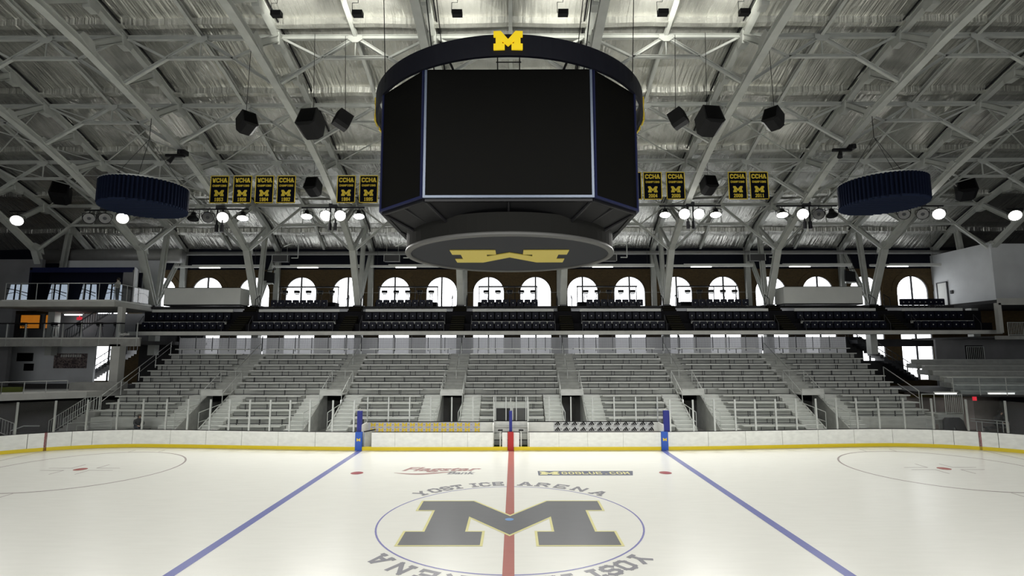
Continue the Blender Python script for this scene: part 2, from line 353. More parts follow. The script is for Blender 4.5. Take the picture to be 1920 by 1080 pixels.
# back wall with tall arched windows
WX = [2.15 + 4.3 * k for k in range(-9, 9)]
WR, SPR, WB = 1.43, 11.15, 3.2
NA = 16
def arched_wall(y0, thick, name, mats):
    w = MB(); s = 1 if y0 > 0 else -1
    def panel(z0, z1): w.box(-XW, XW, min(y0, y0 + s * thick), max(y0, y0 + s * thick), z0, z1)
    panel(-.2, WB)
    top = 13.25
    for cx in WX:
        xa, xb = cx - 2.15, cx + 2.15
        for yy, fl in ((y0, 0), (y0 + s * thick, 1)):
            P = [(xa, yy, WB), (cx - WR, yy, WB), (cx - WR, yy, SPR), (xa, yy, SPR), (cx + WR, yy, WB), (xb, yy, WB), (xb, yy, SPR), (cx + WR, yy, SPR)]
            w.add(P, [(0, 1, 2, 3), (4, 5, 6, 7)])
            arc = [(cx + WR * math.cos(PI - PI * i / NA), yy, SPR + WR * math.sin(PI * i / NA)) for i in range(NA + 1)]
            tp = [(xa + 4.3 * i / NA, yy, top) for i in range(NA + 1)]; tp[0] = (xa, yy, top)
            w.add(arc + tp, [(i, i + 1, NA + 2 + i, NA + 1 + i) for i in range(NA)])
            w.add([(xa, yy, SPR), (cx - WR, yy, SPR), (xa, yy, top)], [(0, 1, 2)]); w.add([(xb, yy, SPR), (cx + WR, yy, SPR), (xb, yy, top)], [(0, 1, 2)])
        ring = [(cx - WR, WB)] + [(cx + WR * math.cos(PI - PI * i / NA), SPR + WR * math.sin(PI * i / NA)) for i in range(NA + 1)] + [(cx + WR, WB)]
        n = len(ring); w.add([(a, y0, b) for a, b in ring] + [(a, y0 + s * thick, b) for a, b in ring], [(i, i + 1, n + i + 1, n + i) for i in range(n - 1)])
        # raised brick arch ring
        w.add([(cx + r * math.cos(PI * i / NA), y0 - s * d, SPR + r * math.sin(PI * i / NA)) for r, d in ((WR + .12, .0), (WR + .12, .06), (WR + .5, .06), (WR + .5, 0)) for i in range(NA + 1)],
              [(k * (NA + 1) + i, k * (NA + 1) + i + 1, (k + 1) * (NA + 1) + i + 1, (k + 1) * (NA + 1) + i) for k in range(3) for i in range(NA)])
    xe = WX[0] - 2.15; w.box(-XW, xe, min(y0, y0 + s * thick), max(y0, y0 + s * thick), WB, top); xe = WX[-1] + 2.15; w.box(xe, XW, min(y0, y0 + s * thick), max(y0, y0 + s * thick), WB, top)
    w.cur = 1; panel(top, 15.6)
    return struct(w.build(name, mats))
arched_wall(28.8, .45, 'wall_back', [brick, navy_w])
arched_wall(-28.8, .45, 'wall_front', [brick, navy_w])
struct(MB().box(-XW - .3, -XW, -29.2, 29.2, -.2, 26).build('wall_left', dark_w))
struct(MB().box(XW, XW + .3, -29.2, 29.2, -.2, 26).build('wall_right', dark_w))
wn = 0
for s in (1, -1):
    for cx in WX:
        wn += 1; y = s * 28.98
        g = MB(); ring = [(cx - WR, WB)] + [(cx + WR * math.cos(PI - PI * i / NA), SPR + WR * math.sin(PI * i / NA)) for i in range(NA + 1)] + [(cx + WR, WB)]
        g.add([(a, y, b) for a, b in ring], [tuple(range(len(ring)))])
        e = bpy.data.objects.new('window_%d' % wn, None); C.objects.link(e); e.location = (cx, y, WB); e['kind'] = 'structure'
        g.build('pane', winlit, e)
        if s > 0:
            f = MB(); yf = y - .06
            for (a, b), (a2, b2) in zip(ring, ring[1:]): f.bar((a, yf, b), (a2, yf, b2), .1, .16, (0, 1, 0))
            f.bar((cx, yf, WB), (cx, yf, SPR + WR), .14, .1, (0, 1, 0))
            f.build('window_frame', steel_dark, e)
            t = MB(); yt = y - .02
            for c2 in (cx - WR / 2, cx + WR / 2):
                pts = [(c2 + WR * .42 * math.cos(PI * i / 10), yt, SPR - .55 + WR * .3 * math.sin(PI * i / 10)) for i in range(11)]
                t.path(pts, .012, 4)
            t.build('tracery', conc, e)
# ------------------------------------------------------------------ roof trusses
def truss(X, i, n):
    side = ordl(i, n)
    t = thing('roof_truss', (X, 12, 9.5), 'grey painted steel roof truss, %s across the hall' % side if i in (0, n - 1) else 'grey painted steel roof truss, %s' % side, 'roof truss', 'steel trusses carrying the roof')
    lc = MB()
    P = [(-6, 21.9)] + LO
    for (a, za), (b, zb) in zip(P, P[1:]):
        w = .42 if a < 22 else .5
        lc.ibeam((X, a, za), (X, b, zb), w, .36, .05, (0, -.5, 1) if a < 22 else (0, 1, .3))
        lc.bar((X - .14, a, za - .02), (X - .14, b, zb - .02), .03, .3); lc.bar((X + .14, a, za - .02), (X + .14, b, zb - .02), .03, .3)
    lc.build('lower_chord', steel, t)
    uc = MB(); P = [(-6, 23.8), (0, 24.9)] + UP
    for (a, za), (b, zb) in zip(P, P[1:]):
        uc.ibeam((X, a, za), (X, b, zb), .36, .36, .05); uc.bar((X - .13, a, za), (X - .13, b, zb), .03, .3); uc.bar((X + .13, a, za), (X + .13, b, zb), .03, .3)
    uc.build('upper_chord', steel, t)
    cp = MB(); cp.path([(X + (.32 if X < 0 else -.32), a, z + .18) for a, z in UP], .05, 6); cp.build('dark_chord_line', black, t)  # thin black line following the upper chord
    for (a, za), (b, zb) in list(zip(LO[1:8] + [(22.9, 14.0)], UP[2:9])):
        MB().ibeam((X, a, za), (X, b, zb), .3, .34, .035, (0, 1, 0)).build('vertical_web', steel, t)
    for (a, za), (b, zb) in list(zip(LO[0:9], UP[1:3] + UP[3:])):
        MB().bar((X, a, za), (X, b, zb), .2, .24).build('diagonal_web', steel, t)
    MB().ibeam((X, 25.3, 9.5), (X, 26.0, 16.5), .3, .42, .05, (0, 1, 0)).build('rear_post', steel, t)
    MB().ibeam((X, 25.1, 9.6), (X, 28.3, 14.8), .26, .3, .04, (0, -1, 1)).build('rear_strut', steel, t)
    MB().box(X - .22, X + .22, 28.4, 28.78, 9.5, 15.2).build('wall_post', steel, t)
    gp = MB()
    for k, (a, z) in enumerate(LO[1:9]):
        s = .55 if k in (0, 7) else .38
        fn = lambda u, v, d: (X + d, a + u, z + v)
        gp = MB(); gp.prism([(-s, .05 + s * .35), (-s * .6, s), (s * .7, s * .75), (s * 1.1, -s * .45), (s * .3, -.1)], fn, -.24, .24)
        gp.build('gusset_plate', steel, t)
    for a, z in UP[1:10]:
        fn = lambda u, v, d: (X + d, a + u, z + v)
        gp = MB(); gp.prism([(-.4, .1), (.4, -.2), (.3, -.6), (-.25, -.55)], fn, -.2, .2); gp.build('gusset_plate', steel, t)
    MB().box(X - .28, X + .28, 25.0, 25.6, 5.5, 9.3).build('lower_column', steel, t)
    bp = MB().box(X - .35, X + .35, 24.6, 25.7, 9.5, 9.62); bp.build('base_plate', steel_dark, t)
    return t
for i, X in enumerate(TX): truss(X, i, len(TX))
# sway frames between neighbouring trusses
FR = [(2, 2, 'nearest row'), (4, 4, 'second row'), (6, 6, 'third row'), (8, 8, 'row nearest the windows')]
for k, (iu, il, rown) in enumerate(FR):
    yu, zu = UP[iu]; yl, zl = LO[il]
    for i in range(len(TX) - 1):
        a, b = TX[i], TX[i + 1]; mx = (a + b) / 2
        t = thing('sway_frame', (mx, yu, zl), 'A-shaped grey bracing frame, %s, bay %s' % (rown, ordl(i, 9)), 'bracing frame', 'bracing frames between the trusses')
        MB().ibeam((a + .2, yu, zu), (b - .2, yu, zu), .2, .24, .03).build('top_strut', steel, t)
        lc = MB(); Lp = lambda f, s: (mx + s * 4.05 * f, yu + (yl - yu) * f, zu + (zl - zu) * f)
        for s in (-1, 1):
            MB().ibeam(Lp(.04, s), Lp(1, s), .17, .17, .03).build('diagonal_brace', steel, t)
            MB().bar((mx + s * 4.0, yu, zu - .1), Lp(.46, s), .12, .12).build('knee_brace', steel, t)
        p, q = Lp(.45, -1), Lp(.45, 1)
        MB().ibeam(p, q, .17, .17, .03).build('cross_strut', steel, t)
        MB().bar((mx, yu, zu), (mx, p[1], p[2]), .06, .06).build('hanger', steel, t)
        MB().prism([(-.4, 0), (.4, 0), (.4, -.22), (.15, -.4), (-.15, -.4), (-.4, -.22)], lambda u, v, d: (mx + u, yu - .13 + d, zu + v + .05), 0, .02).build('gusset_plate', steel, t)
# mid-bay rafters and roof cross bracing
for i in range(len(TX) - 1):
    mx = (TX[i] + TX[i + 1]) / 2; r = MB(); P = UP + [(28.6, 15.0)]
    for (a, za), (b, zb) in zip(P[:-1], P[1:-1]): r.ibeam((mx, a, za + .08), (mx, b, zb + .08), .2, .26, .03)
    tag(r.build('roof_rafter', steel), 'slim grey rafter under the foil in bay %s' % ordl(i, 9), 'rafter', 'rafters midway between the trusses')
    for j, (iu, iv) in enumerate(((2, 4), (4, 6), (6, 8), (8, 10))):
        if j in (0, 3): continue
        x = MB(); (ya, za), (yb, zb) = UP[iu], UP[iv]
        for s in (-1, 1): x.bar((mx - s * 4, ya, za), (mx + s * 4, yb, zb), .06, .06)
        tag(x.build('cross_brace', steel), 'thin X-shaped roof bracing, bay %s, %s' % (ordl(i, 9), ('nearest the camera', 'second towards the windows', 'third towards the windows', 'lowest beside the windows')[j]), 'bracing', 'X braces under the foil roof')

# ------------------------------------------------------------------ ice rink
def rink_y(x):
    P = [(0, 12.86), (9, 12.9), (15.4, 13.4), (20, 13.8), (23.5, 14.0), (26.1, 13.5), (27.7, 12.72), (29.2, 11.75), (30.4, 10.2), (31.2, 7.8), (31.4, 5)]
    x = abs(x)
    for (a, ya), (b, yb) in zip(P, P[1:]):
        if a <= x <= b: return ya + (yb - ya) * (x - a) / (b - a)
    return 5
def smooth_side():
    K = [(0, 12.86), (9, 12.9), (15.4, 13.38), (20, 13.84), (23.5, 14.0), (26.1, 13.5), (27.8, 12.7), (29.2, 11.7), (30.5, 10.1), (31.2, 7.9), (31.45, 5)]
    out = []
    for i in range(len(K) - 1):
        p0 = Vector(K[max(i - 1, 0)]); p1 = Vector(K[i]); p2 = Vector(K[i + 1]); p3 = Vector(K[min(i + 2, len(K) - 1)])
        if i == 0: p0 = Vector((-9, 12.9))
        for k in range(8):
            t = k / 8; v = .5 * ((2 * p1) + (p2 - p0) * t + (2 * p0 - 5 * p1 + 4 * p2 - p3) * t * t + (3 * p1 - p0 - 3 * p2 + p3) * t ** 3)
            out.append((v.x, v.y))
    out.append(K[-1]); return out
SIDE = smooth_side()
outline = [(x, y) for x, y in SIDE] + [(x, -y) for x, y in SIDE[::-1]]
outline = outline + [(-x, y) for x, y in outline[::-1]][1:-1]
ice = thing('ice_rink', (0, 0, 0), 'white ice sheet with painted lines, circles and logos', 'ice rink')
MB().prism(outline, lambda a, b, d: (a, b, d), -.05, 0).build('ice_sheet', ice_m, ice)
def flat(z=.004): return lambda a, b, d: (a, b, z + d)
def plane_poly(name, pts, m, z=.004, par=ice, mb=None):
    mb = mb or MB(); mb.add([(a, b, z) for a, b in pts], [tuple(range(len(pts)))]); return mb.build(name, m, par) if name else mb
o = plane_poly('center_line', [(-.17, -12.8), (.15, -12.8), (.15, 12.84), (-.17, 12.84)], ic_red); o['label'] = 'red line across the middle of the ice'
for s in (-1, 1):
    plane_poly('blue_line', [(s * 8.78, -12.8), (s * 9.1, -12.8), (s * 9.1, 12.86), (s * 8.78, 12.86)], ic_blue)
def annulus(r0, r1, c, z, n=96):
    b = MB(); b.add([(c[0] + r * math.cos(2 * PI * i / n), c[1] + r * math.sin(2 * PI * i / n), z) for r in (r0, r1) for i in range(n)], [(i, (i + 1) % n, n + (i + 1) % n, n + i) for i in range(n)]); return b
annulus(4.50, 4.56, (0, 0), .003).build('center_circle', ic_circle, ice)
IH = [(-159, 220), (-67, 220), (0, 132), (67, 220), (159, 220), (159, 165), (130, 165), (130, 56), (159, 56), (159, 0), (42, 0), (42, 56), (68, 56), (68, 130), (0, 43), (-68, 130), (-68, 56), (-42, 56), (-42, 0), (-159, 0), (-159, 56), (-130, 56), (-130, 165), (-159, 165)]
IPOLY = [(x / 220, (y - 110) / 220) for x, y in IH][::-1]
lm = MB(); lm.add([(a * 4.7, b * 4.7 - .05, .007) for a, b in offset_poly(IPOLY, .018)], [tuple(range(24))]); lm.build('logo_outline', ic_yel, ice)
lm = MB(); lm.add([(a * 4.7, b * 4.7 - .05, .009) for a, b in IPOLY], [tuple(range(24))]); lm.build('logo_letter', ic_grey, ice)
annulus(0, .15, (-.02, .05), .012, 24).build('center_dot', ic_dot, ice)
plane_poly('kickoff_line', [(-.17, -.28), (.15, -.28), (.15, -2.45), (-.17, -2.45)], ic_red, .0045) if 0 else None
def arc_text(flip):
    R = 5.04; txt = 'YOST ICE ARENA'
    angs = {}
    a = [127.5, 120.8, 114.4, 108, None, 101.5, 97.0, 92.6, None, 86, 79.5, 72.8, 66, 59.5]
    a = [137, 129.4, 123, 117.1, None, 108.6, 103.0, 96.4, None, 82.6, 73.6, 64.2, 54.4, 43.6]
    for ch, ang in zip(txt, a):
        if ang is None: continue
        th = math.radians(ang)
        def fn(u, v, d, th=th):
            rr = R + v; x = rr * math.cos(th) + u * math.sin(th); y = rr * math.sin(th) - u * math.cos(th)
            if flip: x, y = -x, -y
            return (x, y, .004 + d)
        mb = MB(); glyph(mb, ch, 0, 0, .66, .5 if ang > 95 else .58, fn, 0, .001, .135); mb.build('painted_letter', ic_text, ice)
arc_text(False); arc_text(True)
for s in (-1, 1):
    for t in (-1, 1):
        annulus(0, .3, (s * 7.43, t * 7.1), .006, 24).build('faceoff_spot', ic_spot, ice)
        annulus(0, .3, (s * 21.5, t * 7.96), .006, 24).build('faceoff_spot', ic_spot, ice)
        annulus(4.44, 4.53, (s * 21.5, t * 7.96), .004).build('faceoff_circle', ic_line, ice)
        h = MB(); cx, cy = s * 21.5, t * 7.96
        for sx in (-1, 1):
            for sy in (-1, 1):
                h.add([(cx + sx * a, cy + sy * b, .004) for a, b in ((.6, .22), (1.8, .22), (1.8, .27), (.6, .27))], [(0, 1, 2, 3)])
                h.add([(cx + sx * a, cy + sy * b, .004) for a, b in ((.6, .27), (.65, .27), (.65, 1.1), (.6, 1.1))], [(0, 1, 2, 3)])
            for sy in (-1, 1): h.add([(cx + sx * a, cy + sy * b, .004) for a, b in ((.85, 4.5), (.9, 4.5), (.9, 5.1), (.85, 5.1))], [(0, 1, 2, 3)])
        h.build('faceoff_marks', ic_line, ice)
    plane_poly('goal_line', [(s * 27.5, -12.6), (s * 27.56, -12.6), (s * 27.56, 12.6), (s * 27.5, 12.6)], ic_line, .005)
fl = MB(); font_poly(fl, 'Flagstar', 1.15, lambda a, b, d: (a - 3.55, b * .95 + 7.55, .005), 0, .35, .03, 3.9); fl.build('sponsor_lettering', ic_fl, ice)
fl = MB(); font_poly(fl, 'Bank', .75, lambda a, b, d: (a - 2.45, b + 6.85, .005), 0, .25, .03, 1.35); fl.build('sponsor_lettering', ic_text, ice)
sw = MB(); N = 14
for i in range(N):
    f = lambda k: (-5.65 + 3.0 * k / N, 7.15 - .28 * math.sin(k / N * 4.2), .02 + .11 * math.sin(PI * k / N))
    a, b = f(i), f(i + 1); sw.add([(a[0], a[1] - a[2], .005), (b[0], b[1] - b[2], .005), (b[0], b[1] + b[2], .005), (a[0], a[1] + a[2], .005)], [(0, 1, 2, 3)])
sw.build('sponsor_swoosh', ic_fl, ice)
plane_poly('website_panel', [(1.3, 6.58), (5.75, 6.58), (5.95, 7.5), (1.3, 7.5)], ic_mg, .004)
wt = MB(); block_text(wt, 'GOBLUE.COM', 4.05, 7.04, .5, 3.3, flat(.006), 0, .001, .068)
wt.add([(a * .62 + 1.85, b * .62 + 7.04, .007) for a, b in MPOLY], [tuple(range(24))]); wt.build('website_lettering', ic_yel, ice)

# ------------------------------------------------------------------ dasher boards and glass
def side_pts(x0, x1, step=.6, off=0):
    n = max(2, int(abs(x1 - x0) / step) + 1); return [(x0 + (x1 - x0) * i / (n - 1)) for i in range(n)]
def ycurve(x):
    x = abs(x)
    if x >= SIDE[-1][0]: return SIDE[-1][1]
    for (a, ya), (b, yb) in zip(SIDE, SIDE[1:]):
        if a <= x <= b: return ya + (yb - ya) * (x - a) / max(b - a, 1e-6)
    return 12.86
def ribbon(mb, pts, z0, z1, th):
    # pts [(x, y)] inner line; the body extends th outwards (towards larger |r|)
    n = len(pts); ns = []
    for i in range(n):
        a = Vector(pts[max(i - 1, 0)]); b = Vector(pts[min(i + 1, n - 1)]); e = (b - a).normalized(); nn = Vector((-e.y, e.x))
        if nn.dot(Vector(pts[i])) < 0: nn = -nn
        ns.append(nn)
    vs = []
    for (x, y), nn in zip(pts, ns): vs += [(x, y, z0), (x, y, z1), (x + nn.x * th, y + nn.y * th, z1), (x + nn.x * th, y + nn.y * th, z0)]
    fs = []
    for i in range(n - 1):
        for k in range(4): fs.append((i * 4 + k, i * 4 + (k + 1) % 4, (i + 1) * 4 + (k + 1) % 4, (i + 1) * 4 + k))
    fs += [(3, 2, 1, 0), tuple((n - 1) * 4 + k for k in range(4))]
    return mb.add(vs, fs)
# arc-length points along the far side, from left end to right end
far = [(-x, y) for x, y in SIDE[::-1]][:-1] + SIDE
def between(xa, xb): return [(xa, ycurve(xa))] + [p for p in far if xa < p[0] < xb] + [(xb, ycurve(xb))]
boards = thing('rink_boards', (0, 12.9, 0), 'white rink boards with a yellow kick strip round the far side', 'rink boards')
BT, KH = 1.07, .2
def panel(xa, xb, name='board_panel', m=board_w, z0=KH, z1=BT - .03, th=.1):
    return ribbon(MB(), between(xa, xb), z0, z1, th).build(name, m, boards)
seams = [-31.2, -30.4, -29.3, -28.3, -27.63, -26.5, -25.5, -23.3, -20.9, -18.6, -16.3, -14, -11.7, -9.26]
for a, b in zip(seams, seams[1:]): panel(a + .012, b - .012)
for a, b in zip(seams[::-1], seams[::-1][1:]): panel(-a + .012, -b - .012)
for a, b in ((-8.3, -6.9), (-6.9, -4.1), (-4.1, -2.6), (-2.6, -1.1), (-.56, -.24), (.12, .46), (1.05, 2.8), (2.8, 4.5), (4.5, 6.6), (6.6, 8.85)): panel(a + .006, b - .006)
for a, b in ((-31.44, -9.26), (-8.85, -.24), (.14, 8.85), (9.26, 31.44)):
    k = ribbon(MB(), between(a, b), 0, KH, .12); kk = k.build('kick_strip', yellow, boards)
    kk['label'] = 'yellow kick strip'
for a, b in ((-31.44, -9.26), (-8.3, -1.08), (.99, 8.85), (9.26, 31.44), (-.6, .5)): ribbon(MB(), between(a, b), BT - .03, BT, .14).build('top_rail', black, boards)
for s in (-1, 1):
    x = s * 9.055; y = ycurve(x)
    o = MB().box(x - .2, x + .2, y - .06, y + .12, 0, BT).build('blue_line_panel', blue_b, boards)
    e = MB(); letter_M(e, lambda a, b, d: (x + a, y - .065 - d, .62 + b), .16, 0, .01); e.build('board_emblem', maize, o)
    x = s * 27.6; ribbon(MB(), between(x - .06, x + .06), 0, BT, .13) .build('goal_line_mark', redl, boards)
MB().box(-.22, .12, 12.78, 13, 0, BT).build('center_line_panel', red_b, boards)
# near side and end boards, behind and beside the camera
near = [(x, -y) for x, y in far]
ends = [[(s * 31.45, 5), (s * 31.45, -5)] for s in (-1, 1)]
nb = MB(); ribbon(nb, near, 0, BT, .1); nbo = nb.build('near_side_panel', board_w, boards)
for e in ends: ribbon(MB(), e, 0, BT, .1).build('end_panel', board_w, boards)
# padded posts
for x, lab in ((-9.08, 'blue padded post on the boards at the left blue line'), (9.25, 'blue padded post on the boards at the right blue line')):
    y = 12.97; w = .17 if x > 0 else .13
    t = thing('padded_post', (x, y, BT), lab, 'padded post', 'blue pads on the glass ends')
    MB().box(x - w, x + w, y, y + .22, BT, BT + 1.2).build('pad', blue_pad, t); MB().tube((x, y + .11, BT), (x, y + .11, BT + 1.35), .03).build('core_post', rail_m, t)
t = thing('padded_post', (-.05, 12.97, BT), 'slim blue padded post rising above the red centre board', 'padded post', 'blue pads on the glass ends')
MB().box(-.14, .04, 12.97, 13.15, BT, BT + 1.2).build('pad', blue_pad, t); MB().tube((-.05, 13.06, BT), (-.05, 13.06, BT + 1.95), .035).build('core_post', rail_m, t)
# glass
def glass_run(xs, lab, ht=1.83, yoff=.05, z0=BT):
    g = thing('rink_glass', ((xs[0] + xs[-1]) / 2, ycurve(xs[0]) + yoff, z0), lab, 'rink glass', 'glass along the far boards')
    for x in xs:
        y = ycurve(x) + yoff
        MB().bar((x, y, z0), (x, y, z0 + ht), .09, .07, (0, 1, 0)).build('glass_post', rail_m, g)
    for a, b in zip(xs, xs[1:]):
        ya, yb = ycurve(a) + yoff, ycurve(b) + yoff
        MB().add([(a, ya, z0 + .02), (b, yb, z0 + .02), (b, yb, z0 + ht - .03), (a, ya, z0 + ht - .03)], [(0, 1, 2, 3)]).build('glass_pane', glass, g)
    return g
glass_run([-30.4, -28.8, -27.35, -25.9, -24.3, -22.8, -21.3, -19.9, -18.45, -17.2, -15.9, -14.6, -13.35, -12.1, -10.7, -9.4], 'clear glass with pale posts on the boards left of the benches')
glass_run([9.45, 10.85, 12.15, 13.45, 14.7, 16.0, 17.3, 18.6, 19.9, 21.2, 22.6, 24.1, 25.6, 27.2, 28.7, 30.3], 'clear glass with pale posts on the boards right of the benches')
# benches recess
def bench_box(xa, xb, side):
    lab = 'players bench enclosure with %s printed back panel, %s of centre' % (('gold emblem', 'left') if side < 0 else ('black emblem', 'right'))
    t = thing('players_bench', ((xa + xb) / 2, 13.8, 0), lab, 'players bench', 'players benches behind the boards')
    MB().box(xa, xb, 14.2, 14.28, 0, 1.46).build('back_wall', board_w, t)
    MB().box(xa, xb, 14.17, 14.31, 1.46, 1.5).build('cap_rail', black, t)
    MB().box(xa + .5, xb - .6, 13.55, 13.9, .42, .48).build('bench_seat', alu, t)
    MB().box(xa, xb, 13.0, 14.2, -.02, .04).build('bench_floor', black, t)
    for x in (xa, xb): MB().box(x - .03, x + .03, 13.05, 14.2, .04, 1.46).build('end_wall', board_w, t)
    xs = [xa + (xb - xa) * i / 6 for i in range(7)]
    for x in xs: MB().bar((x, 14.24, 1.5), (x, 14.24, 2.98), .07, .06, (0, 1, 0)).build('glass_post', rail_m, t)
    MB().add([(xa, 14.24, 1.5), (xb, 14.24, 1.5), (xb, 14.24, 2.95), (xa, 14.24, 2.95)], [(0, 1, 2, 3)]).build('glass_pane', glass, t)
    return t
bl = bench_box(-8.95, -1.1, -1); br = bench_box(1.0, 9.05, 1)
p = MB().box(-8.85, -1.95, 14.17, 14.195, .9, 1.44).build('printed_panel', purple_m, bl)
for r, z in ((0, 1.31), (1, 1.0)):
    for i in range(15):
        x = -8.55 + i * .485 + (.12 if i > 12 else 0)
        if x > -2.1: continue
        mm = MB(); letter_M(mm, lambda a, b, d: (x + a, 14.168 - d, z + b), .22, 0, .004); mm.build('gold_emblem', maize, p)
mm = MB()
for r, z in ((0, 1.31), (1, 1.0)):
    for i in range(14):
        x = -8.55 + (i + .5) * .485; mm.box(x - .05, x + .05, 14.163, 14.168, z - .015, z + .015)
        x = -8.55 + i * .485; mm.box(x - .13, x + .13, 14.163, 14.168, z - .165, z - .145)
mm.build('small_print', mat('print_grey', (.25, .2, .35), .6), p)
p = MB().box(2.6, 8.75, 14.17, 14.195, .9, 1.44).build('printed_panel', mat('light_panel', (.66, .67, .68), .5), br)
for r, z in ((0, 1.28), (1, .93)):
    for i in range(12):
        x = 2.78 + i * .525; mm = MB()
        def fn(a, b, d): return (x + a, 14.168 - d, z + b)
        for k, (x0, h) in enumerate(((-.17, .1), (-.055, .17), (.06, .24))):
            mm.prism([(x0, 0), (x0 + .1, 0), (x0 + .1 - h * .0 + .02, 0.03)], fn, 0, .003)
            mm.prism([(x0 + .1, 0), (x0 + .17, 0.0), (x0 + .17 - .0, .0 + .02), (x0 + .17 - h * .55, h), (x0 + .09 - h * .55, h - .05)], fn, 0, .003)
        if i < 11: mm.prism([(.22, .09), (.31, .09), (.28, .15), (.25, .13)], fn, 0, .003)
        font_poly(mm, 'adidas', .085, lambda a, b, d: (x + a, 14.165, z - .075 + b), 0, 0, .02, .34)
        mm.build('black_emblem', black, p)
# bench gate standing open at the left, centre gates and penalty doors
t = thing('bench_gate', (-8.6, 13.0, .1), 'open bench gate beside the left blue line', 'gate')
MB().prism([(-8.78, 12.98), (-8.38, 13.75), (-8.32, 13.72), (-8.72, 12.94)], lambda a, b, d: (a, b, d), .1, 1.05).build('gate_panel', alu, t)
MB().prism([(-8.80, 12.98), (-8.38, 13.8), (-8.28, 13.75), (-8.70, 12.92)], lambda a, b, d: (a, b, d), 1.05, 1.1).build('gate_cap', black, t)
for s, lab in ((-1, 'narrow bench gate frame just left of the red board'), (1, 'narrow bench gate frame just right of the red board')):
    x = -.05 + s * .62
    t = thing('bench_gate', (x, 13.05, 0), lab, 'gate', 'centre bench gates')
    MB().bar((x, 13.05, 0.1), (x, 13.05, 1.12), .07, .1, (0, 1, 0)).build('gate_post', alu, t)
    MB().box(x - .14, x + .14, 12.95, 13.3, 1.1, 1.15).build('gate_cap', black, t)
    MB().box(x - .02, x + .02, 13.1, 13.8, .1, 1.05).build('gate_panel', alu, t)
t = thing('scorers_box', (-.05, 14.25, 0), 'white partition between the two benches with a glazed front', 'partition')
MB().box(-1.07, .97, 14.6, 14.68, 0, 1.46).build('back_wall', board_w, t)
MB().box(-1.07, .97, 14.55, 14.7, 1.46, 1.5).build('cap_rail', black, t)
MB().box(-1.07, .97, 13.1, 14.55, 0, .05).build('floor_mat', mat('green_mat', (.02, .06, .03), .9), t)
for x in (-1.0, -.35, .3, .9): MB().bar((x, 14.64, 1.5), (x, 14.64, 2.95), .06, .05, (0, 1, 0)).build('glass_post', rail_m, t)
MB().add([(-1.0, 14.64, 1.5), (.9, 14.64, 1.5), (.9, 14.64, 2.9), (-1.0, 14.64, 2.9)], [(0, 1, 2, 3)]).build('glass_pane', glass, t)

t = thing('center_doorway', (0, 14.75, 0), 'low dark double doorway behind the glass at centre ice', 'doorway')
MB().box(-1.0, -.1, 14.74, 14.8, 1.4, 2.25).build('dark_door', black, t); MB().box(.1, 1.0, 14.74, 14.8, 1.4, 2.25).build('grey_door', mat('door_grey', (.10, .10, .10), .7), t)
f = MB()
for q in ((-1.1, 1.1, 2.25, 2.62), (-1.1, -1.0, 0, 2.25), (1.0, 1.1, 0, 2.25), (-.1, .1, 0, 2.25)): f.box(q[0], q[1], 14.72, 14.8, q[2], q[3])
f.build('frame', alu, t)

# ------------------------------------------------------------------ lower bleachers
NR, Y0, DY, Z0, DZ = 13, 14.35, .76, 1.2, .4015
def seat_z(i): return Z0 + DZ * i
def tread_z(i): return seat_z(i) - .43
AX = [-20.4, -12.3, -4.1, 4.1, 12.3, 20.4]; AW = .75; SW = 2.0
edges = [-27.2] + AX + [27.2]
def bench(par, xa, xb, i):
    y = Y0 + DY * i; z = seat_z(i)
    b = MB(); b.box(xa, xb, y, y + .26, z - .05, z)
    b.box(xa, xb, y - .005, y + .0, z - .075, z)
    o = b.build('bench', alu, par)
    x = xa + .5 + (i % 3) * .25
    while x < xb - .15:
        if not BRK:
            q = MB().box(-.018, .018, 0, .06, -.38, 0).build('bench_bracket', steel_dark, loc=(0, 0, 0)); BRK.append(q.data); bpy.data.objects.remove(q)
        q = bpy.data.objects.new('bench_bracket', BRK[0]); C.objects.link(q); q.parent = o; q.location = Vector((x, y + .06, z - .05)) - wloc(o); x += 1.45
BRK = []
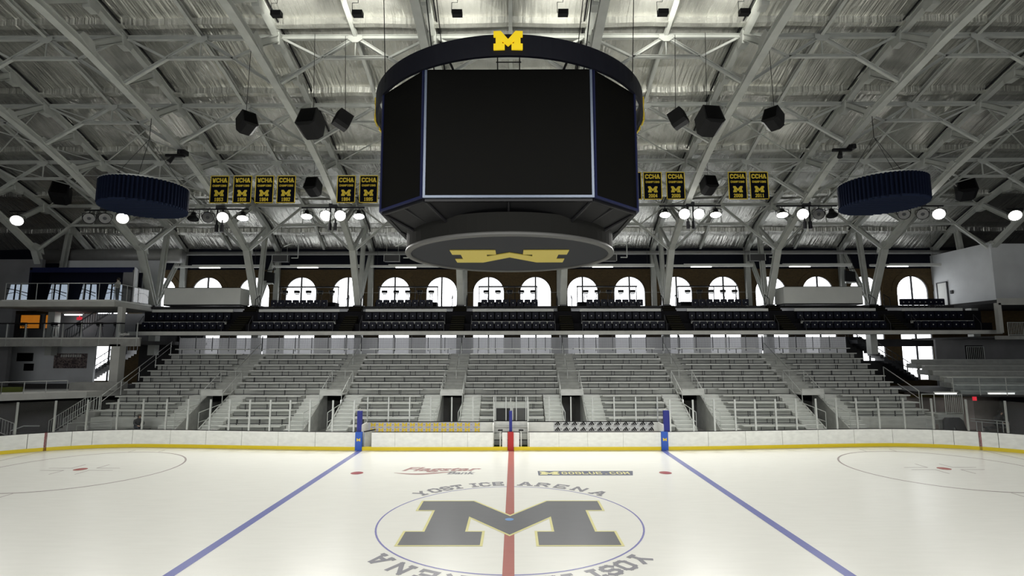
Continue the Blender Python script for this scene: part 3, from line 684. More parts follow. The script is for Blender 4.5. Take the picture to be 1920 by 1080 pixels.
def section(k):
    xa, xb = edges[k], edges[k + 1]; la = AW if k > 0 else 0; lb = AW if k < 6 else 0
    t = thing('bleacher_section', ((xa + xb) / 2, 18, 0), 'aluminium bleacher block with thirteen bench rows, %s' % ordl(k, 7), 'bleachers', 'lower bleacher blocks behind the boards')
    # stepped deck, full width above row 5, narrower below where side stairs run
    rs = 2 if k in (0, 6) else 0
    for j, (r0, r1, ea, eb) in enumerate(((rs, 6, (SW if k > 0 else 0), (SW if k < 6 else 0)), (6, NR, la, lb))):
        d = MB(); xl, xr = xa + ea, xb - eb
        if k == 0: xl = xa + (0 if j else -.0)
        pts = []
        for i in range(r0, r1):
            y = Y0 - .25 + DY * i; zt = tread_z(i); zp = tread_z(i - 1) if i > rs else .1
            pts += [(y, zp), (y, zt)]
        yend = Y0 - .25 + DY * r1; pts += [(yend, tread_z(r1 - 1))]
        pts += [(yend, tread_z(r1 - 1) - .6), (pts[0][0] + .01, pts[0][1] - .12)] if j else [(yend, tread_z(r1 - 1) - .7), (Y0 + .6 + DY * rs, .1)]
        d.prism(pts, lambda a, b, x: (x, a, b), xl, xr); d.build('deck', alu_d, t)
    nose = MB(); gap = MB()
    for i in range(rs, NR):
        e = SW if i < 6 else AW; xl = xa + (e if k > 0 else 0); xr = xb - (e if k < 6 else 0)
        y = Y0 - .25 + DY * i; nose.box(xl, xr, y - .02, y, tread_z(i) - .04, tread_z(i) + .005); gap.box(xl, xr, y - .012, y - .001, tread_z(i) - DZ, tread_z(i) - DZ + .05)  # horizontal dark strips paint the shadow line at each riser foot
        x = xl + .7 + (i % 2) * .7
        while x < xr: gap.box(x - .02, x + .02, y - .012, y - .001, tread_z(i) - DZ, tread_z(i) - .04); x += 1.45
        bench(t, xl + .1, xr - .1, i)
    nose.build('tread_nosing', rail_m, t); gap.build('joints_and_shadow_lines', steel_dark, t)
    MB().box(xa + (SW if k else 0), xb - (SW if k < 6 else 0), Y0 - .3 + DY * rs, Y0 - .27 + DY * rs, .45 if k < 6 and k else (1.0 if k == 0 else .3), tread_z(rs)).build('front_fascia', alu, t)
    return t
for k in range(7): section(k)
for k, x in enumerate(AX):
    t = thing('aisle_stairs', (x, 17, 0), 'metal aisle stairs and railings over the bleacher entrance %s' % ordl(k, 6), 'stairs', 'aisle stairs through the bleachers')
    s = MB()
    for i in range(6, NR):       # upper flight
        y = Y0 - .25 + DY * i
        if i > 6 or True:
            s.box(x - AW + .01, x + AW - .01, y, y + DY, tread_z(i) - DZ, tread_z(i)); s.box(x - AW + .01, x + AW - .01, y - DY / 2, y, tread_z(i) - DZ, tread_z(i) - DZ / 2) if i > 6 else None
    s.build('upper_flight', alu_tread, t)
    for sg in (-1, 1):
        s = MB(); xa, xb = sorted((x + sg * AW, x + sg * SW))
        for i in range(0, 6):
            y = Y0 - .25 + DY * i; s.box(xa + .06, xb - .01, y, y + DY, tread_z(i) - DZ, tread_z(i))
            if i: s.box(xa + .06, xb - .01, y - DY / 2, y, tread_z(i) - DZ - .02, tread_z(i) - DZ / 2)
        s.build('side_flight', alu, t)
        n = MB()
        for i in range(0, 6):
            y = Y0 - .25 + DY * i; n.box(xa + .06, xb - .01, y - .02, y, tread_z(i) - .03, tread_z(i) + .004)
            if i: n.box(xa + .06, xb - .01, y - DY / 2 - .02, y - DY / 2, tread_z(i) - DZ / 2 - .03, tread_z(i) - DZ / 2 + .004)
        n.build('stair_nosing', rail_m, t)
        # side wall of the entrance
        xw = x + sg * AW; w = MB(); w.prism([(14.5, .1), (14.5, .9), (18.66, tread_z(6) - .05), (18.66, .1)], lambda a, b, d: (d, a, b), xw - .04, xw + .04); w.build('side_wall', alu_d, t)
        r = MB(); zt = tread_z(7) + .95
        r.path([(xw, 19.6, tread_z(7)), (xw, 19.6, 4.38), (xw, 17.2, 2.98), (xw, 17.2, 1.5)], .028)
        r.path([(xw, 18.4, 2.6), (xw, 18.4, 3.68)], .022); r.path([(xw, 17.2, 2.3), (xw, 14.6, 2.0), (xw, 14.6, .9)], .024)
        r.path([(xw, 17.2, 1.6), (xw, 14.6, 1.4)], .02); r.path([(xw, 15.8, .9), (xw, 15.8, 2.15)], .02)
        r.build('handrail', rail_m, t)
    MB().path([(x - AW, 19.6, 4.38), (x + AW, 19.6, 4.38)], .028).build('cross_rail', rail_m, t)
    r = MB(); r.path([(x, 20.2, tread_z(7)), (x, 20.2, tread_z(7) + .85), (x, 23.9, tread_z(12) + .85), (x, 23.9, tread_z(12))], .024); r.path([(x, 22, tread_z(9)), (x, 22, tread_z(9) + 1.2)], .02); r.build('center_rail', rail_m, t)
    # lintel panel, dark passage and its floor
    MB().box(x - AW, x + AW, 17.25, 18.66, 2.82, 2.9).build('passage_roof', alu_d, t)
    MB().box(x - AW + .01, x + AW - .01, 17.2, 17.26, 2.82, tread_z(6) + .05).build('lintel', alu, t)
    MB().box(x - AW + .05, x + AW - .05, 14.5, 22, .1, .5).build('passage_floor', conc, t)
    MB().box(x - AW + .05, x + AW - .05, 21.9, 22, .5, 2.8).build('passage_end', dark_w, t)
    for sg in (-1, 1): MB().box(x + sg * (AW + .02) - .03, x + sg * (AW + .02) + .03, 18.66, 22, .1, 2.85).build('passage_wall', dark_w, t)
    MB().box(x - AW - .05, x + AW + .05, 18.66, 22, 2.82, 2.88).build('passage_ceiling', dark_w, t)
    if k in (1, 4):
        MB().box(x + (.55 if k == 1 else -.7), x + (.7 if k == 1 else -.55), 17.6, 17.7, 1.3, 2.5).build('bright_doorway', strip_lit, t)
# dark substructure under the stands so nothing shows through
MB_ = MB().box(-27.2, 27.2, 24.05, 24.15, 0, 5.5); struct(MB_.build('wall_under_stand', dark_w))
MB_ = MB(); MB_.box(-28, 28, 24.16, 28.75, 5.3, 5.5); struct(MB_.build('floor_concourse', conc_d))
# mesh fence at the top of the stand
for k in range(7):
    xa, xb = edges[k] + (.02 if k else 0), edges[k + 1] - (.02 if k < 6 else 0)
    t = thing('mesh_fence', ((xa + xb) / 2, 24.1, 5.95), 'wire mesh fence with frosted panels above the top row, %s' % ordl(k, 7), 'fence', 'mesh fences behind the top bench row')
    MB().add([(xa, 24.14, 5.52), (xb, 24.14, 5.52), (xb, 24.14, 6.9), (xa, 24.14, 6.9)], [(0, 1, 2, 3)]).build('frosted_panel', frosted, t)
    n = int((xb - xa) / 1.45 + .5)
    for i in range(n + 1):
        x = xa + (xb - xa) * i / n; MB().bar((x, 24.1, 5.8), (x, 24.1, 7.05), .04, .04, (0, 1, 0)).build('fence_post', steel_dark, t)
    g = MB()
    for i in range(int((xb - xa) / .12)): x = xa + .12 * i; g.box(x - .006, x + .006, 24.1, 24.11, 6.0, 7.0)
    for z in (6.0, 6.15, 6.3, 6.45, 6.6, 6.75, 6.9, 7.03): g.box(xa, xb, 24.1, 24.112, z - .006, z + .006)
    g.build('wire_mesh', steel_dark, t)
    MB().box(xa, xb, 24.02, 24.08, 5.93, 5.98).build('bottom_rail', alu, t)

# ------------------------------------------------------------------ balcony
BX0, BX1 = -29.6, 37.6
bal = thing('balcony', (4, 22, 7.07), 'long dark seating balcony with a pale grey front edge', 'balcony')
MB().box(BX0, BX1, 21.5, 21.62, 7.05, 7.34).build('front_fascia', conc_l, bal)
MB().box(BX0, BX1, 21.62, 24.4, 7.1, 7.2).build('slab', conc_d, bal)
MB().box(-30.6, 36.5, 24.41, 28.4, 9.3, 9.5).build('rear_walkway', conc_d, bal)
MB().box(BX0, BX1, 22.32, 23.2, 7.2, 7.95).build('second_tier', dark_w, bal)
MB().box(BX0, BX1, 23.22, 24.4, 7.2, 8.98).build('third_tier', dark_w, bal)
bay = [(TX[i], TX[i + 1]) for i in range(1, 9)]     # eight bays from x -30.1 to 38.7
bayname = ['bay under the left white box', 'second bay from left', 'third bay from left', 'fourth bay from left', 'fifth bay from left', 'sixth bay from left', 'bay under the right white box', 'bay by the right white wall']
for j, (a, b) in enumerate(bay):
    xa, xb = a + 1.15, b - .95
    if j == 7: xb = 36.1
    o = MB().box(xa, xb, 22.24, 22.32, 7.93, 8.12).build('riser_fascia', white_p, bal); o = MB().box(xa, xb, 23.12, 23.2, 8.95, 9.16).build('riser_fascia', white_p, bal)
    for sx in (xa, xb): MB().path([(sx, 21.6, 7.3), (sx, 21.6, 7.9), (sx + (.0), 22.2, 8.6), (sx, 22.2, 8.0)], .02).build('end_rail', steel_dark, bal)
# stairs up through the balcony at each truss
for j, x in enumerate(TX[2:9]):
    t = thing('balcony_stairs', (x, 22.5, 7.2), 'dark balcony stairs with dull yellow treads, %s' % ordl(j, 7), 'stairs', 'stairs up through the balcony')
    s = MB(); n = MB()
    for i in range(12):
        y = 21.75 + i * .24; z = 7.34 + i * .18
        s.box(x - .55, x + .55, y, 24.6, z, z + .18) ; n.box(x - .5, x + .5, y - .01, y + .07, z + .175, z + .19)
    s.build('flight', step_m, t); n.build('nosing', nose_m, t)
    for sg in (-1, 1): MB().path([(x + sg * .6, 24.3, 9.5), (x + sg * .6, 24.3, 10.4), (x + sg * .6, 23.6, 10.0), (x + sg * .6, 23.6, 9.3)], .03).build('handrail', black, t)
# seats
sp = thing('stadium_seat', (0, 0, 0), 'x', 'seat')
MB().box(-.25, .25, .10, .15, .38, .86).build('backrest', seat_m, sp)
MB().prism([(-.24, .36), (.24, .36), (.24, .84), (.19, .88), (-.19, .88), (-.24, .84)], lambda a, b, d: (a, d, b), .02, .1).build('folded_seat', seat_m, sp)
MB().box(-.035, .035, .005, .02, .57, .64).build('number_plate', white_p, sp)
MB().box(-.02, .02, .1, .16, 0, .4).build('seat_stand', black, sp)
first = [True]
def seat_row(xa, xb, y, z, n, rowname, by):
    for i in range(n):
        x = xa + (xb - xa) * (i + .5) / n
        lab = 'navy folding seat, %s of %s, %s' % ('leftmost' if i == 0 else 'rightmost' if i == n - 1 else ORD[i], rowname, by)
        if first[0]:
            sp.location = (x, y, z); sp['label'] = lab; sp['group'] = 'folding seats in the balcony'; first[0] = False
        else: dup(sp, (x, y, z), lab, 'folding seats in the balcony')
for j, (a, b) in enumerate(bay):
    xa, xb = a + 1.15, b - .95
    if j == 7: xb = 36.0
    seat_row(xa, xb, 21.95, 7.2, 11 if j < 7 else 8, 'front row', bayname[j])
    seat_row(xa, xb, 22.85, 7.98, 11 if j < 7 else 8, 'middle row', bayname[j])
    if j not in (0, 6): seat_row(xa + (.6 if j < 7 else .4), xb - (1.2 if j < 7 else .8), 23.7, 9.1, 8, 'back row', bayname[j])
# white boxes
for xa, xb, lab in ((-28.2, -22.0, 'white panelled camera box at the left of the balcony'), (21.95, 28.3, 'white panelled camera box at the right of the balcony')):
    t = thing('camera_box', ((xa + xb) / 2, 23.6, 9.5), lab, 'camera box', 'white boxes on the balcony')
    MB().box(xa, xb, 23.28, 23.36, 9.58, 10.92).build('front_panel', white_p, t)
    MB().box(xa, xa + .06, 23.36, 24.8, 9.58, 10.92).build('side_panel', white_p, t); MB().box(xb - .06, xb, 23.36, 24.8, 9.58, 10.92).build('side_panel', white_p, t)
    MB().box(xa, xb, 23.3, 24.6, 9.48, 9.58).build('box_floor', black, t); MB().box(xa, xb, 23.2, 23.4, 10.92, 10.95).build('top_trim', black, t)
# standing counters and stools behind the back row
st = thing('bar_stool', (0, 0, 0), 'x', 'stool')
s = MB(); s.rev([(0, .74), (.2, .74), (.22, .78), (0, .79)], 14); s.build('seat', black, st)
s = MB(); s.rev([(.2, .8), (.24, .8), (.27, 1.02), (.23, 1.04)], 14, (0, 0), PI * 1.05, PI * 1.95, True); s.build('low_backrest', black, st)
s = MB()
for q in range(4): a = PI / 4 + q * PI / 2; s.tube((.1 * math.cos(a), .1 * math.sin(a), .76), (.22 * math.cos(a), .22 * math.sin(a), 0), .015, 6)
s.build('leg_frame', black, st)
firsts = [True]; cn = 0
for j, (a, b) in enumerate(bay):
    if j in (0, 6, 7): continue
    c = (a + b) / 2; xa, xb = c - 3.0 + (.1 if j % 2 else 0), c + 2.2
    t = thing('drink_counter', (c, 26.2, 9.5), 'black standing counter before the windows, %s' % bayname[j], 'counter', 'black counters behind the balcony seats')
    MB().box(xa, xb, 26.0, 26.4, 11.28, 11.38).build('counter_top', black, t)
    for x in (xa + .05, (xa + xb) / 2 + .6, xb - .05): MB().box(x - .03, x + .03, 26.2, 26.26, 9.5, 11.28).build('counter_post', black, t)
    for i in range(5):
        x = xa + .7 + i * 1.0; lab = 'black bar stool at the counter, %s of five, %s' % (ORD[i], bayname[j])
        loc = (x, 25.7, 9.92)
        if firsts[0]: st.location = loc; st['label'] = lab; st['group'] = 'bar stools behind the balcony'; firsts[0] = False
        else: dup(st, loc, lab, 'bar stools behind the balcony')
    MB().box(xa, xb, 25.35, 26.45, 9.5, 9.92).build('platform', dark_w, t)
# horizontal cable rail along the back of the balcony
r = MB(); r.path([(-21, 24.3, 10.62), (30, 24.3, 10.62)], .012, 4); tag(r.build('cable_rail', rail_m), 'thin taut cable running along behind the balcony seats', 'cable')
# light troughs
for j in range(1, 9):
    if j > 7: a, b = TX[8] + 1.2, 37.4
    else: a, b = TX[j] + .5, TX[j + 1] - .45
    t = thing('light_trough', ((a + b) / 2, 26.5, 13.1), 'long pale strip light above the windows, %s' % ordl(j - 1, 8), 'strip light', 'strip lights above the arched windows')
    c = (a + b) / 2 - .6
    MB().box(a, b, 26.42, 26.62, 13.1, 13.28).build('housing', white_p, t); MB().box(a + 1.6, b, 26.35, 26.42, 13.16, 13.34).build('cover', white_p, t)
    MB().box(c - 1, c + .8, 26.38, 26.5, 13.04, 13.1).build('tube', tube_m, t)
    for hx in (a + .6, b - .6): MB().tube((hx, 26.52, 13.28), (hx, 26.52, roof_z(26.52)), .012, 4).build('hanger_rod', steel_dark, t)
# ducts and pipes
tag(MB().tube((-29.5, 27.6, 14.55), (46, 27.6, 14.55), .17, 14).build('ventilation_pipe', duct_m, smooth=True), 'grey pipe running along under the low edge of the roof', 'pipe')
tag(MB().tube((-41.5, 26.8, 14.2), (-29.2, 26.8, 14.2), .62, 24).build('ventilation_duct', duct_m, smooth=True), 'fat grey air duct under the roof at the left', 'duct')
# unit heaters with pipe loops
for j, x in enumerate((-21.0 + 1.1, -10.3, 8.3, 16.6 + 8.4 - 4.0, -2)):
    if j == 4: continue
    t = thing('hanging_heater', (x, 25.6, 13.4), ('small grey heater hung over the left white box', 'small grey heater hung left of the scoreboard drum', 'small grey heater hung right of the scoreboard drum', 'small grey heater hung over the right side of the balcony')[j], 'heater', 'heaters hung behind the trusses')
    MB().box(x - .65, x + .65, 25.4, 25.9, 13.45, 14.0).build('casing', mat('heater_grey', (.05, .05, .052), .7), t)
    f = MB(); f.path([(x - .66, 25.38, 13.44), (x - .66, 25.38, 14.02), (x + .66, 25.38, 14.02), (x + .66, 25.38, 13.44)], .025, 5); f.build('casing_trim', rail_m, t)
    f = MB(); f.path([(x + .3, 25.4, 14.75), (x + .9, 25.4, 15.0), (x + 1.55, 25.4, 14.95), (x + 1.55, 25.4, 13.75), (x + 1.0, 25.4, 13.75)], .05, 6); f.build('vent_pipe', rail_m, t)
    for s in (-.5, .5): MB().tube((x + s, 25.65, 14.0), (x + s, 25.65, roof_z(25.65)), .012, 4).build('hanger_rod', steel, t)

# ------------------------------------------------------------------ scoreboard
SBX = 0.0
sb = thing('scoreboard', (SBX, 0, 9.2), 'huge black octagonal video scoreboard with halo ring hung over centre ice', 'scoreboard')
A, Wd = 4.1, 2.52
oct_ = [(-Wd, -A), (Wd, -A), (A + .05, -Wd), (A + .05, Wd), (Wd, A), (-Wd, A), (-A - .05, Wd), (-A - .05, -Wd)]
MB().prism([(a * .97, b * .97) for a, b in oct_], lambda a, b, d: (a, b, d), 10.42, 14.2).build('cabinet', navy_dk, sb)
zb, zt = 10.32, 14.3
for i in range(8):
    (x0, y0), (x1, y1) = oct_[i], oct_[(i + 1) % 8]; e = Vector((x1 - x0, y1 - y0)); Lg = e.length; e.normalize(); nn = Vector((e.y, -e.x))
    def fn(u, v, d): return (x0 + e.x * u + nn.x * d, y0 + e.y * u + nn.y * d, v)
    p = MB(); big = i % 2 == 0
    p.prism([(.07, zb + .08), (Lg - .07, zb + .08), (Lg - .07, zt), (.07, zt)], fn, -.1, .03)
    s = p.build('video_screen', screen, sb)
    f = MB(); f.prism([(.0, zb), (Lg, zb), (Lg, zb + .07), (0, zb + .07)], fn, -.12, .06)
    f.prism([(0, zb + .07), (.07, zb + .07), (.07, zt), (0, zt)], fn, -.12, .06); f.prism([(Lg - .07, zb + .07), (Lg, zb + .07), (Lg, zt), (Lg - .07, zt)], fn, -.12, .06)
    f.build('screen_trim', silver if i == 0 else navy, s)
# lower frame and drum
fr = MB()
for i in range(8):
    (x0, y0), (x1, y1) = oct_[i], oct_[(i + 1) % 8]
    fr.bar((x0 * .98, y0 * .98, 10.3), (x1 * .98, y1 * .98, 10.3), .12, .14)
    mx_, my_ = (x0 + x1) / 2, (y0 + y1) / 2
    a = math.atan2(y0, x0); fr.tube((x0 * .97, y0 * .97, 10.25), (3.5 * math.cos(a), 3.5 * math.sin(a), 9.75), .05, 6)
    a = math.atan2(my_, mx_); fr.tube((mx_ * .97, my_ * .97, 10.25), (3.4 * math.cos(a), 3.4 * math.sin(a), 9.85), .04, 6)
fr.rev([(3.15, 10.15), (3.3, 10.15), (3.3, 10.28), (3.15, 10.28)], 40, closed=True); fr.build('lower_frame', blackm, sb)
sk = MB(); sk.add([(x * .96, y * .96, 10.25) for x, y in oct_] + [(3.0 * math.cos(math.atan2(y, x)), 3.0 * math.sin(math.atan2(y, x)), 9.6) for x, y in oct_], [(i, (i + 1) % 8, 8 + (i + 1) % 8, 8 + i) for i in range(8)]); sk.build('underside_skirt', black, sb)
DR = 3.74
dm = MB(); dm.rev([(3.3, 9.35), (DR, 9.35), (DR, 10.0), (3.3, 10.0)], 72, closed=True); dm.build('drum', mat('drum_grey', (.010, .010, .009), .8, spec=.12), sb, smooth=False)
rg = MB(); rg.rev([(DR - .16, 9.28), (DR + .02, 9.28), (DR + .04, 9.34), (DR + .02, 9.4), (DR - .16, 9.4)], 72, closed=True); rg.build('drum_rim', mat('rim_grey', (.09, .09, .086), .5), sb, smooth=True)
dk = MB(); n = 72; dk.add([(3.62 * math.cos(2 * PI * i / n), 3.62 * math.sin(2 * PI * i / n), 9.33) for i in range(n)], [tuple(range(n))[::-1]])
disc = dk.build('drum_underside', mat('underside_grey', (.024, .026, .032), .7, spec=.2), sb); disc['label'] = 'dark grey disc facing the ice'
lm = MB(); letter_M(lm, lambda a, b, d: (-a * 1.12, b, 9.32 - d), 2.5, 0, .03); q = lm.build('underside_emblem', mat('emblem_yellow', (.62, .50, .09), .5), disc)
q['label'] = 'yellow block letter M'
# halo
HR, hz0, hz1 = 4.93, 14.28, 14.93
hl = MB(); hl.rev([(HR - .1, hz0), (HR, hz0), (HR, hz1), (HR - .1, hz1)], 96, closed=True); halo = hl.build('halo_ring', mat('halo_navy', (.0035, .004, .010), .55, spec=.25), sb)
for a0, nm in ((-PI / 2, 0), (0, 1), (PI, 2), (PI / 2, 3)):
    lm = MB()
    def fn(u, v, d):
        a = a0 + u / HR; r = HR + .02 + d; return (r * math.cos(a), r * math.sin(a), (hz0 + hz1) / 2 + .1 + v)
    letter_M(lm, fn, .56 if a0 == -PI / 2 else .9, 0, .06); lm.build('halo_emblem', mat('sign_yellow', (.85, .6, .02), .5, emit=(1, .72, .01), es=.5 if False else .45) if a0 == -PI / 2 else maize, halo)
for a in range(0, 360, 45):
    th = math.radians(a + 22.5); c, s_ = math.cos(th), math.sin(th)
    MB().tube((HR * c * .98, HR * s_ * .98, 14.6), (A * c * .97, A * s_ * .97, 14.1), .04, 6).build('halo_bracket', blackm, sb)
for sx in (-1, 1):
    for sy in (-1, 1): MB().tube((sx * 2.4, sy * 2.4, 14.2), (sx * 3.6, sy * 2.4, 24.4), .02, 6).build('hoist_cable', black, sb)
    MB().tube((sx * 4.0, -3.0, 14.5), (sx * 4.25, -3.2, 21.4), .015, 5).build('hoist_cable', black, sb)
ld = MB()
for sx in (-.35, .35): ld.tube((sx, -3.4, 14.2), (sx, -3.4, 15.6), .02, 5)
ld.tube((-.4, -3.4, 14.95), (.4, -3.4, 14.95), .02, 5); ld.build('top_railing', black, sb)

# ------------------------------------------------------------------ acoustic drums
for sx, lab in ((-1, 'round navy fabric acoustic drum hung left of the scoreboard'), (1, 'round navy fabric acoustic drum hung right of the scoreboard')):
    cx, cy, z0, R_ = (-21.6 if sx < 0 else 21.8), 11.0, (14.1 if sx < 0 else 14.2), 2.25
    t = thing('acoustic_drum', (cx, cy, z0), lab, 'acoustic baffle', 'acoustic drums under the roof')
    n = 256; ring = []
    for i in range(n):
        r = R_ - (.17 if i % 4 in (0, 1) else 0); a = 2 * PI * (i + (.5 if i % 2 else 0)) / n; ring.append((cx + r * math.cos(a), cy + r * math.sin(a)))
    MB().prism(ring, lambda a, b, d: (a, b, d), z0 + .12, z0 + 1.4).build('pleated_side', baffle, t)
    b = MB(); k = -R_ + .1
    while k < R_ - .05:
        hw = math.sqrt(max(0, (R_ - .05) ** 2 - k * k)); b.box(cx - hw, cx + hw, cy + k, cy + k + .07, z0, z0 + .13); k += .2
    b.build('bottom_baffles', baffle_rib, t)
    e = MB(); e.rev([(R_ - .1, z0 + 1.4), (R_ - .02, z0 + 1.4), (R_ - .02, z0 + 1.46), (R_ - .1, z0 + 1.46)], 48, (cx, cy), closed=True)
    for q in range(4): a = q * PI / 4; e.bar((cx - R_ * math.cos(a), cy - R_ * math.sin(a), z0 + 1.43), (cx + R_ * math.cos(a), cy + R_ * math.sin(a), z0 + 1.43), .05)
    e.build('top_frame', rail_m, t)
    for q in range(3):
        a = q * 2 * PI / 3 + .4; MB().tube((cx + R_ * .9 * math.cos(a), cy + R_ * .9 * math.sin(a), z0 + 1.43), (sx * 21.5, 10.9, 18.4), .014, 5).build('sling', black, t)
    MB().tube((sx * 21.5, 10.9, 18.4), (sx * 21.5, 10.9, 19.8), .02, 5).build('hook_cable', black, t)

# ------------------------------------------------------------------ banners
BAN = [(-19.22, 'WCHA', '1953'), (-17.7, 'WCHA', '1956'), (-16.25, 'WCHA', '1964'), (-14.81, 'CCHA', '1992'), (-10.86, 'CCHA', '1994'), (-9.38, 'CCHA', '1995'), (7.96, 'CCHA', '1997'), (9.29, 'CCHA', '2004'), (10.8, 'CCHA', '2005'), (14.87, 'CCHA', '2008'), (16.28, 'CCHA', '2011')]
BY = 14.5
for x, top, yr in BAN:
    zt_ = 17.34 if x < 0 else 17.52
    hidden = yr == '1997'
    if hidden: top = ''; yr = ''
    lab = 'navy and gold pennant banner reading %s champions %s' % (top, yr) if not hidden else 'navy and gold banner half hidden by the right edge of the scoreboard'
    t = thing('banner', (x, BY, zt_ - 1.86), lab, 'banner', 'championship banners hung across the hall')
    w, h = .61, 1.86
    MB().box(x - w, x + w, BY, BY + .02, zt_ - h, zt_).build('cloth', mat('banner_navy', (.004, .005, .011), .9, spec=.1), t)
    b = MB(); b.box(x - w, x + w, BY - .008, BY, zt_ - .05, zt_); b.box(x - w, x + w, BY - .008, BY, zt_ - h, zt_ - h + .05); b.box(x - w, x - w + .05, BY - .008, BY, zt_ - h, zt_); b.box(x + w - .05, x + w, BY - .008, BY, zt_ - h, zt_)
    b.build('gold_border', maize_dim, t)
    fn = lambda a, c, d: (x + a, BY - .006 - d, zt_ + c)
    l = MB()
    if top:
        block_text(l, top, 0, -.31, .30, .98, fn, 0, .006, .065, .1); block_text(l, 'CHAMPIONS', 0, -.68, .14, .92, fn, 0, .006, .026, .14); block_text(l, yr, 0, -1.61, .24, .6, fn, 0, .006, .045, .14)
    letter_M(l, lambda a, c, d: (x + a, BY - .006 - d, zt_ - 1.18 + c), .42, 0, .006); l.build('lettering', maize_dim, t)
    MB().tube((x - w, BY + .01, zt_ + .015), (x + w, BY + .01, zt_ + .015), .02, 6).build('hanging_rod', rail_m, t)
r = MB(); r.path([(-30, BY + .01, 17.38), (0, BY + .01, 17.36), (8, BY + .01, 17.55), (30, BY + .01, 17.56)], .013, 4); tag(r.build('banner_cable', rail_m), 'thin cable stretched across the hall carrying the banners', 'cable')

# ------------------------------------------------------------------ loudspeakers
def speaker(x, y, z, s, yaw_, lab, group, htop):
    t = thing('loudspeaker', (x, y, z), lab, 'loudspeaker', group)
    Rm = Matrix.Rotation(yaw_, 3, 'Z') @ Matrix.Rotation(math.radians(-22), 3, 'X')
    def fn(a, b, d): v = Rm @ Vector((a * s, d * s, b * s)); return (x + v.x, y + v.y, z + v.z)
    MB().prism([(-.5, -.42), (-.28, -.62), (.28, -.62), (.5, -.42), (.42, .5), (-.42, .5)], fn, -.45, .5).build('cabinet', black, t)
    MB().prism([(-.4, -.36), (.4, -.36), (.36, .42), (-.36, .42)], fn, -.48, -.45).build('grille', mat('grille', (.003, .003, .003), .9, spec=.1), t)
    v = Rm @ Vector((0, 0, .5 * s)); MB().tube((x + v.x, y + v.y, z + v.z), (x, y, htop), .015, 5).build('hanger', black, t)
speaker(-10.53, 7.4, 17.81, 1.1, -.15, 'large black loudspeaker hung left of the scoreboard', 'black loudspeakers hung beside the scoreboard', 22.8)
speaker(-14.02, 7.6, 17.94, .85, .9, 'black loudspeaker hung far left of the scoreboard, turned left', 'black loudspeakers hung beside the scoreboard', 22.8)
speaker(-8.94, 7.6, 18.07, .78, -.9, 'small black loudspeaker hung close to the scoreboard on its left', 'black loudspeakers hung beside the scoreboard', 22.8)
speaker(10.46, 7.4, 17.89, 1.1, .15, 'large black loudspeaker hung right of the scoreboard', 'black loudspeakers hung beside the scoreboard', 22.8)
speaker(13.93, 7.6, 18.09, .85, -.9, 'black loudspeaker hung far right of the scoreboard, turned right', 'black loudspeakers hung beside the scoreboard', 22.8)
speaker(8.9, 7.6, 18.1, .78, .9, 'small black loudspeaker hung close to the scoreboard on its right', 'black loudspeakers hung beside the scoreboard', 22.8)
speaker(-13.83, 16.5, 17.26, .95, -.1, 'black loudspeaker hung low between the left banners', 'black loudspeakers hung low near the banners', 20)
speaker(13.74, 16.5, 17.3, .95, .1, 'black loudspeaker hung low between the right banners', 'black loudspeakers hung low near the banners', 20)
speaker(-35.4, 21.0, 18.25, 1.25, .5, 'black loudspeaker hung low beyond the left acoustic drum', 'black loudspeakers hung low near the drums', 21)
speaker(35.5, 21.0, 18.38, 1.25, -.5, 'black loudspeaker hung low beyond the right acoustic drum', 'black loudspeakers hung low near the drums', 21)

# ------------------------------------------------------------------ floodlights
def flood(x, y, z, state, lab, aim=(0, -6, 0)):
    t = thing('floodlight', (x, y, z), lab, 'floodlight', 'floodlights under the roof trusses')
    tgt = Vector(aim); d = (tgt - Vector((x, y, z))).normalized()
    if state == 'down': d = Vector((0.15 if x < 0 else -.15, -.35, -1)).normalized()
    p = Vector((x, y, z)); s = MB().frame(p, p + d, (0, 0, 1)); a, b = s[2], s[3]
    def ringpt(r, l, n=16): return [p + d * l + a * (r * math.cos(2 * PI * i / n)) + b * (r * math.sin(2 * PI * i / n)) for i in range(n)]
    prof = [(.07, -.42), (.16, -.38), (.2, -.16), (.36, .06), (.4, .12)]
    vs = []; 
    for r, l in prof: vs += ringpt(r, l)
    h = MB(); h.add(vs, [(k * 16 + i, k * 16 + (i + 1) % 16, (k + 1) * 16 + (i + 1) % 16, (k + 1) * 16 + i) for k in range(4) for i in range(16)] + [tuple(range(16))[::-1]])
    h.build('housing', blackm, t, smooth=True)
    l = MB(); l.add(ringpt(.36, .08), [tuple(range(16))]); l.build('lens', lens_on if state != 'off' else lens_off, t)
    if state == 'off': bb = MB(); bb.add(ringpt(.12, .1), [tuple(range(16))]); bb.build('bulb', steel_dark, t)
    y_ = MB(); y_.path([tuple(p + a * .42 + d * .0), tuple(p + a * .42 + Vector((0, 0, .3))), tuple(p + Vector((0, 0, .42))), tuple(p - a * .42 + Vector((0, 0, .3))), tuple(p - a * .42)], .022, 5); y_.tube(p + Vector((0, 0, .42)), p + Vector((0, 0, .62)), .03, 6)
    y_.build('yoke', blackm, t)
    return t
YF = 18.6
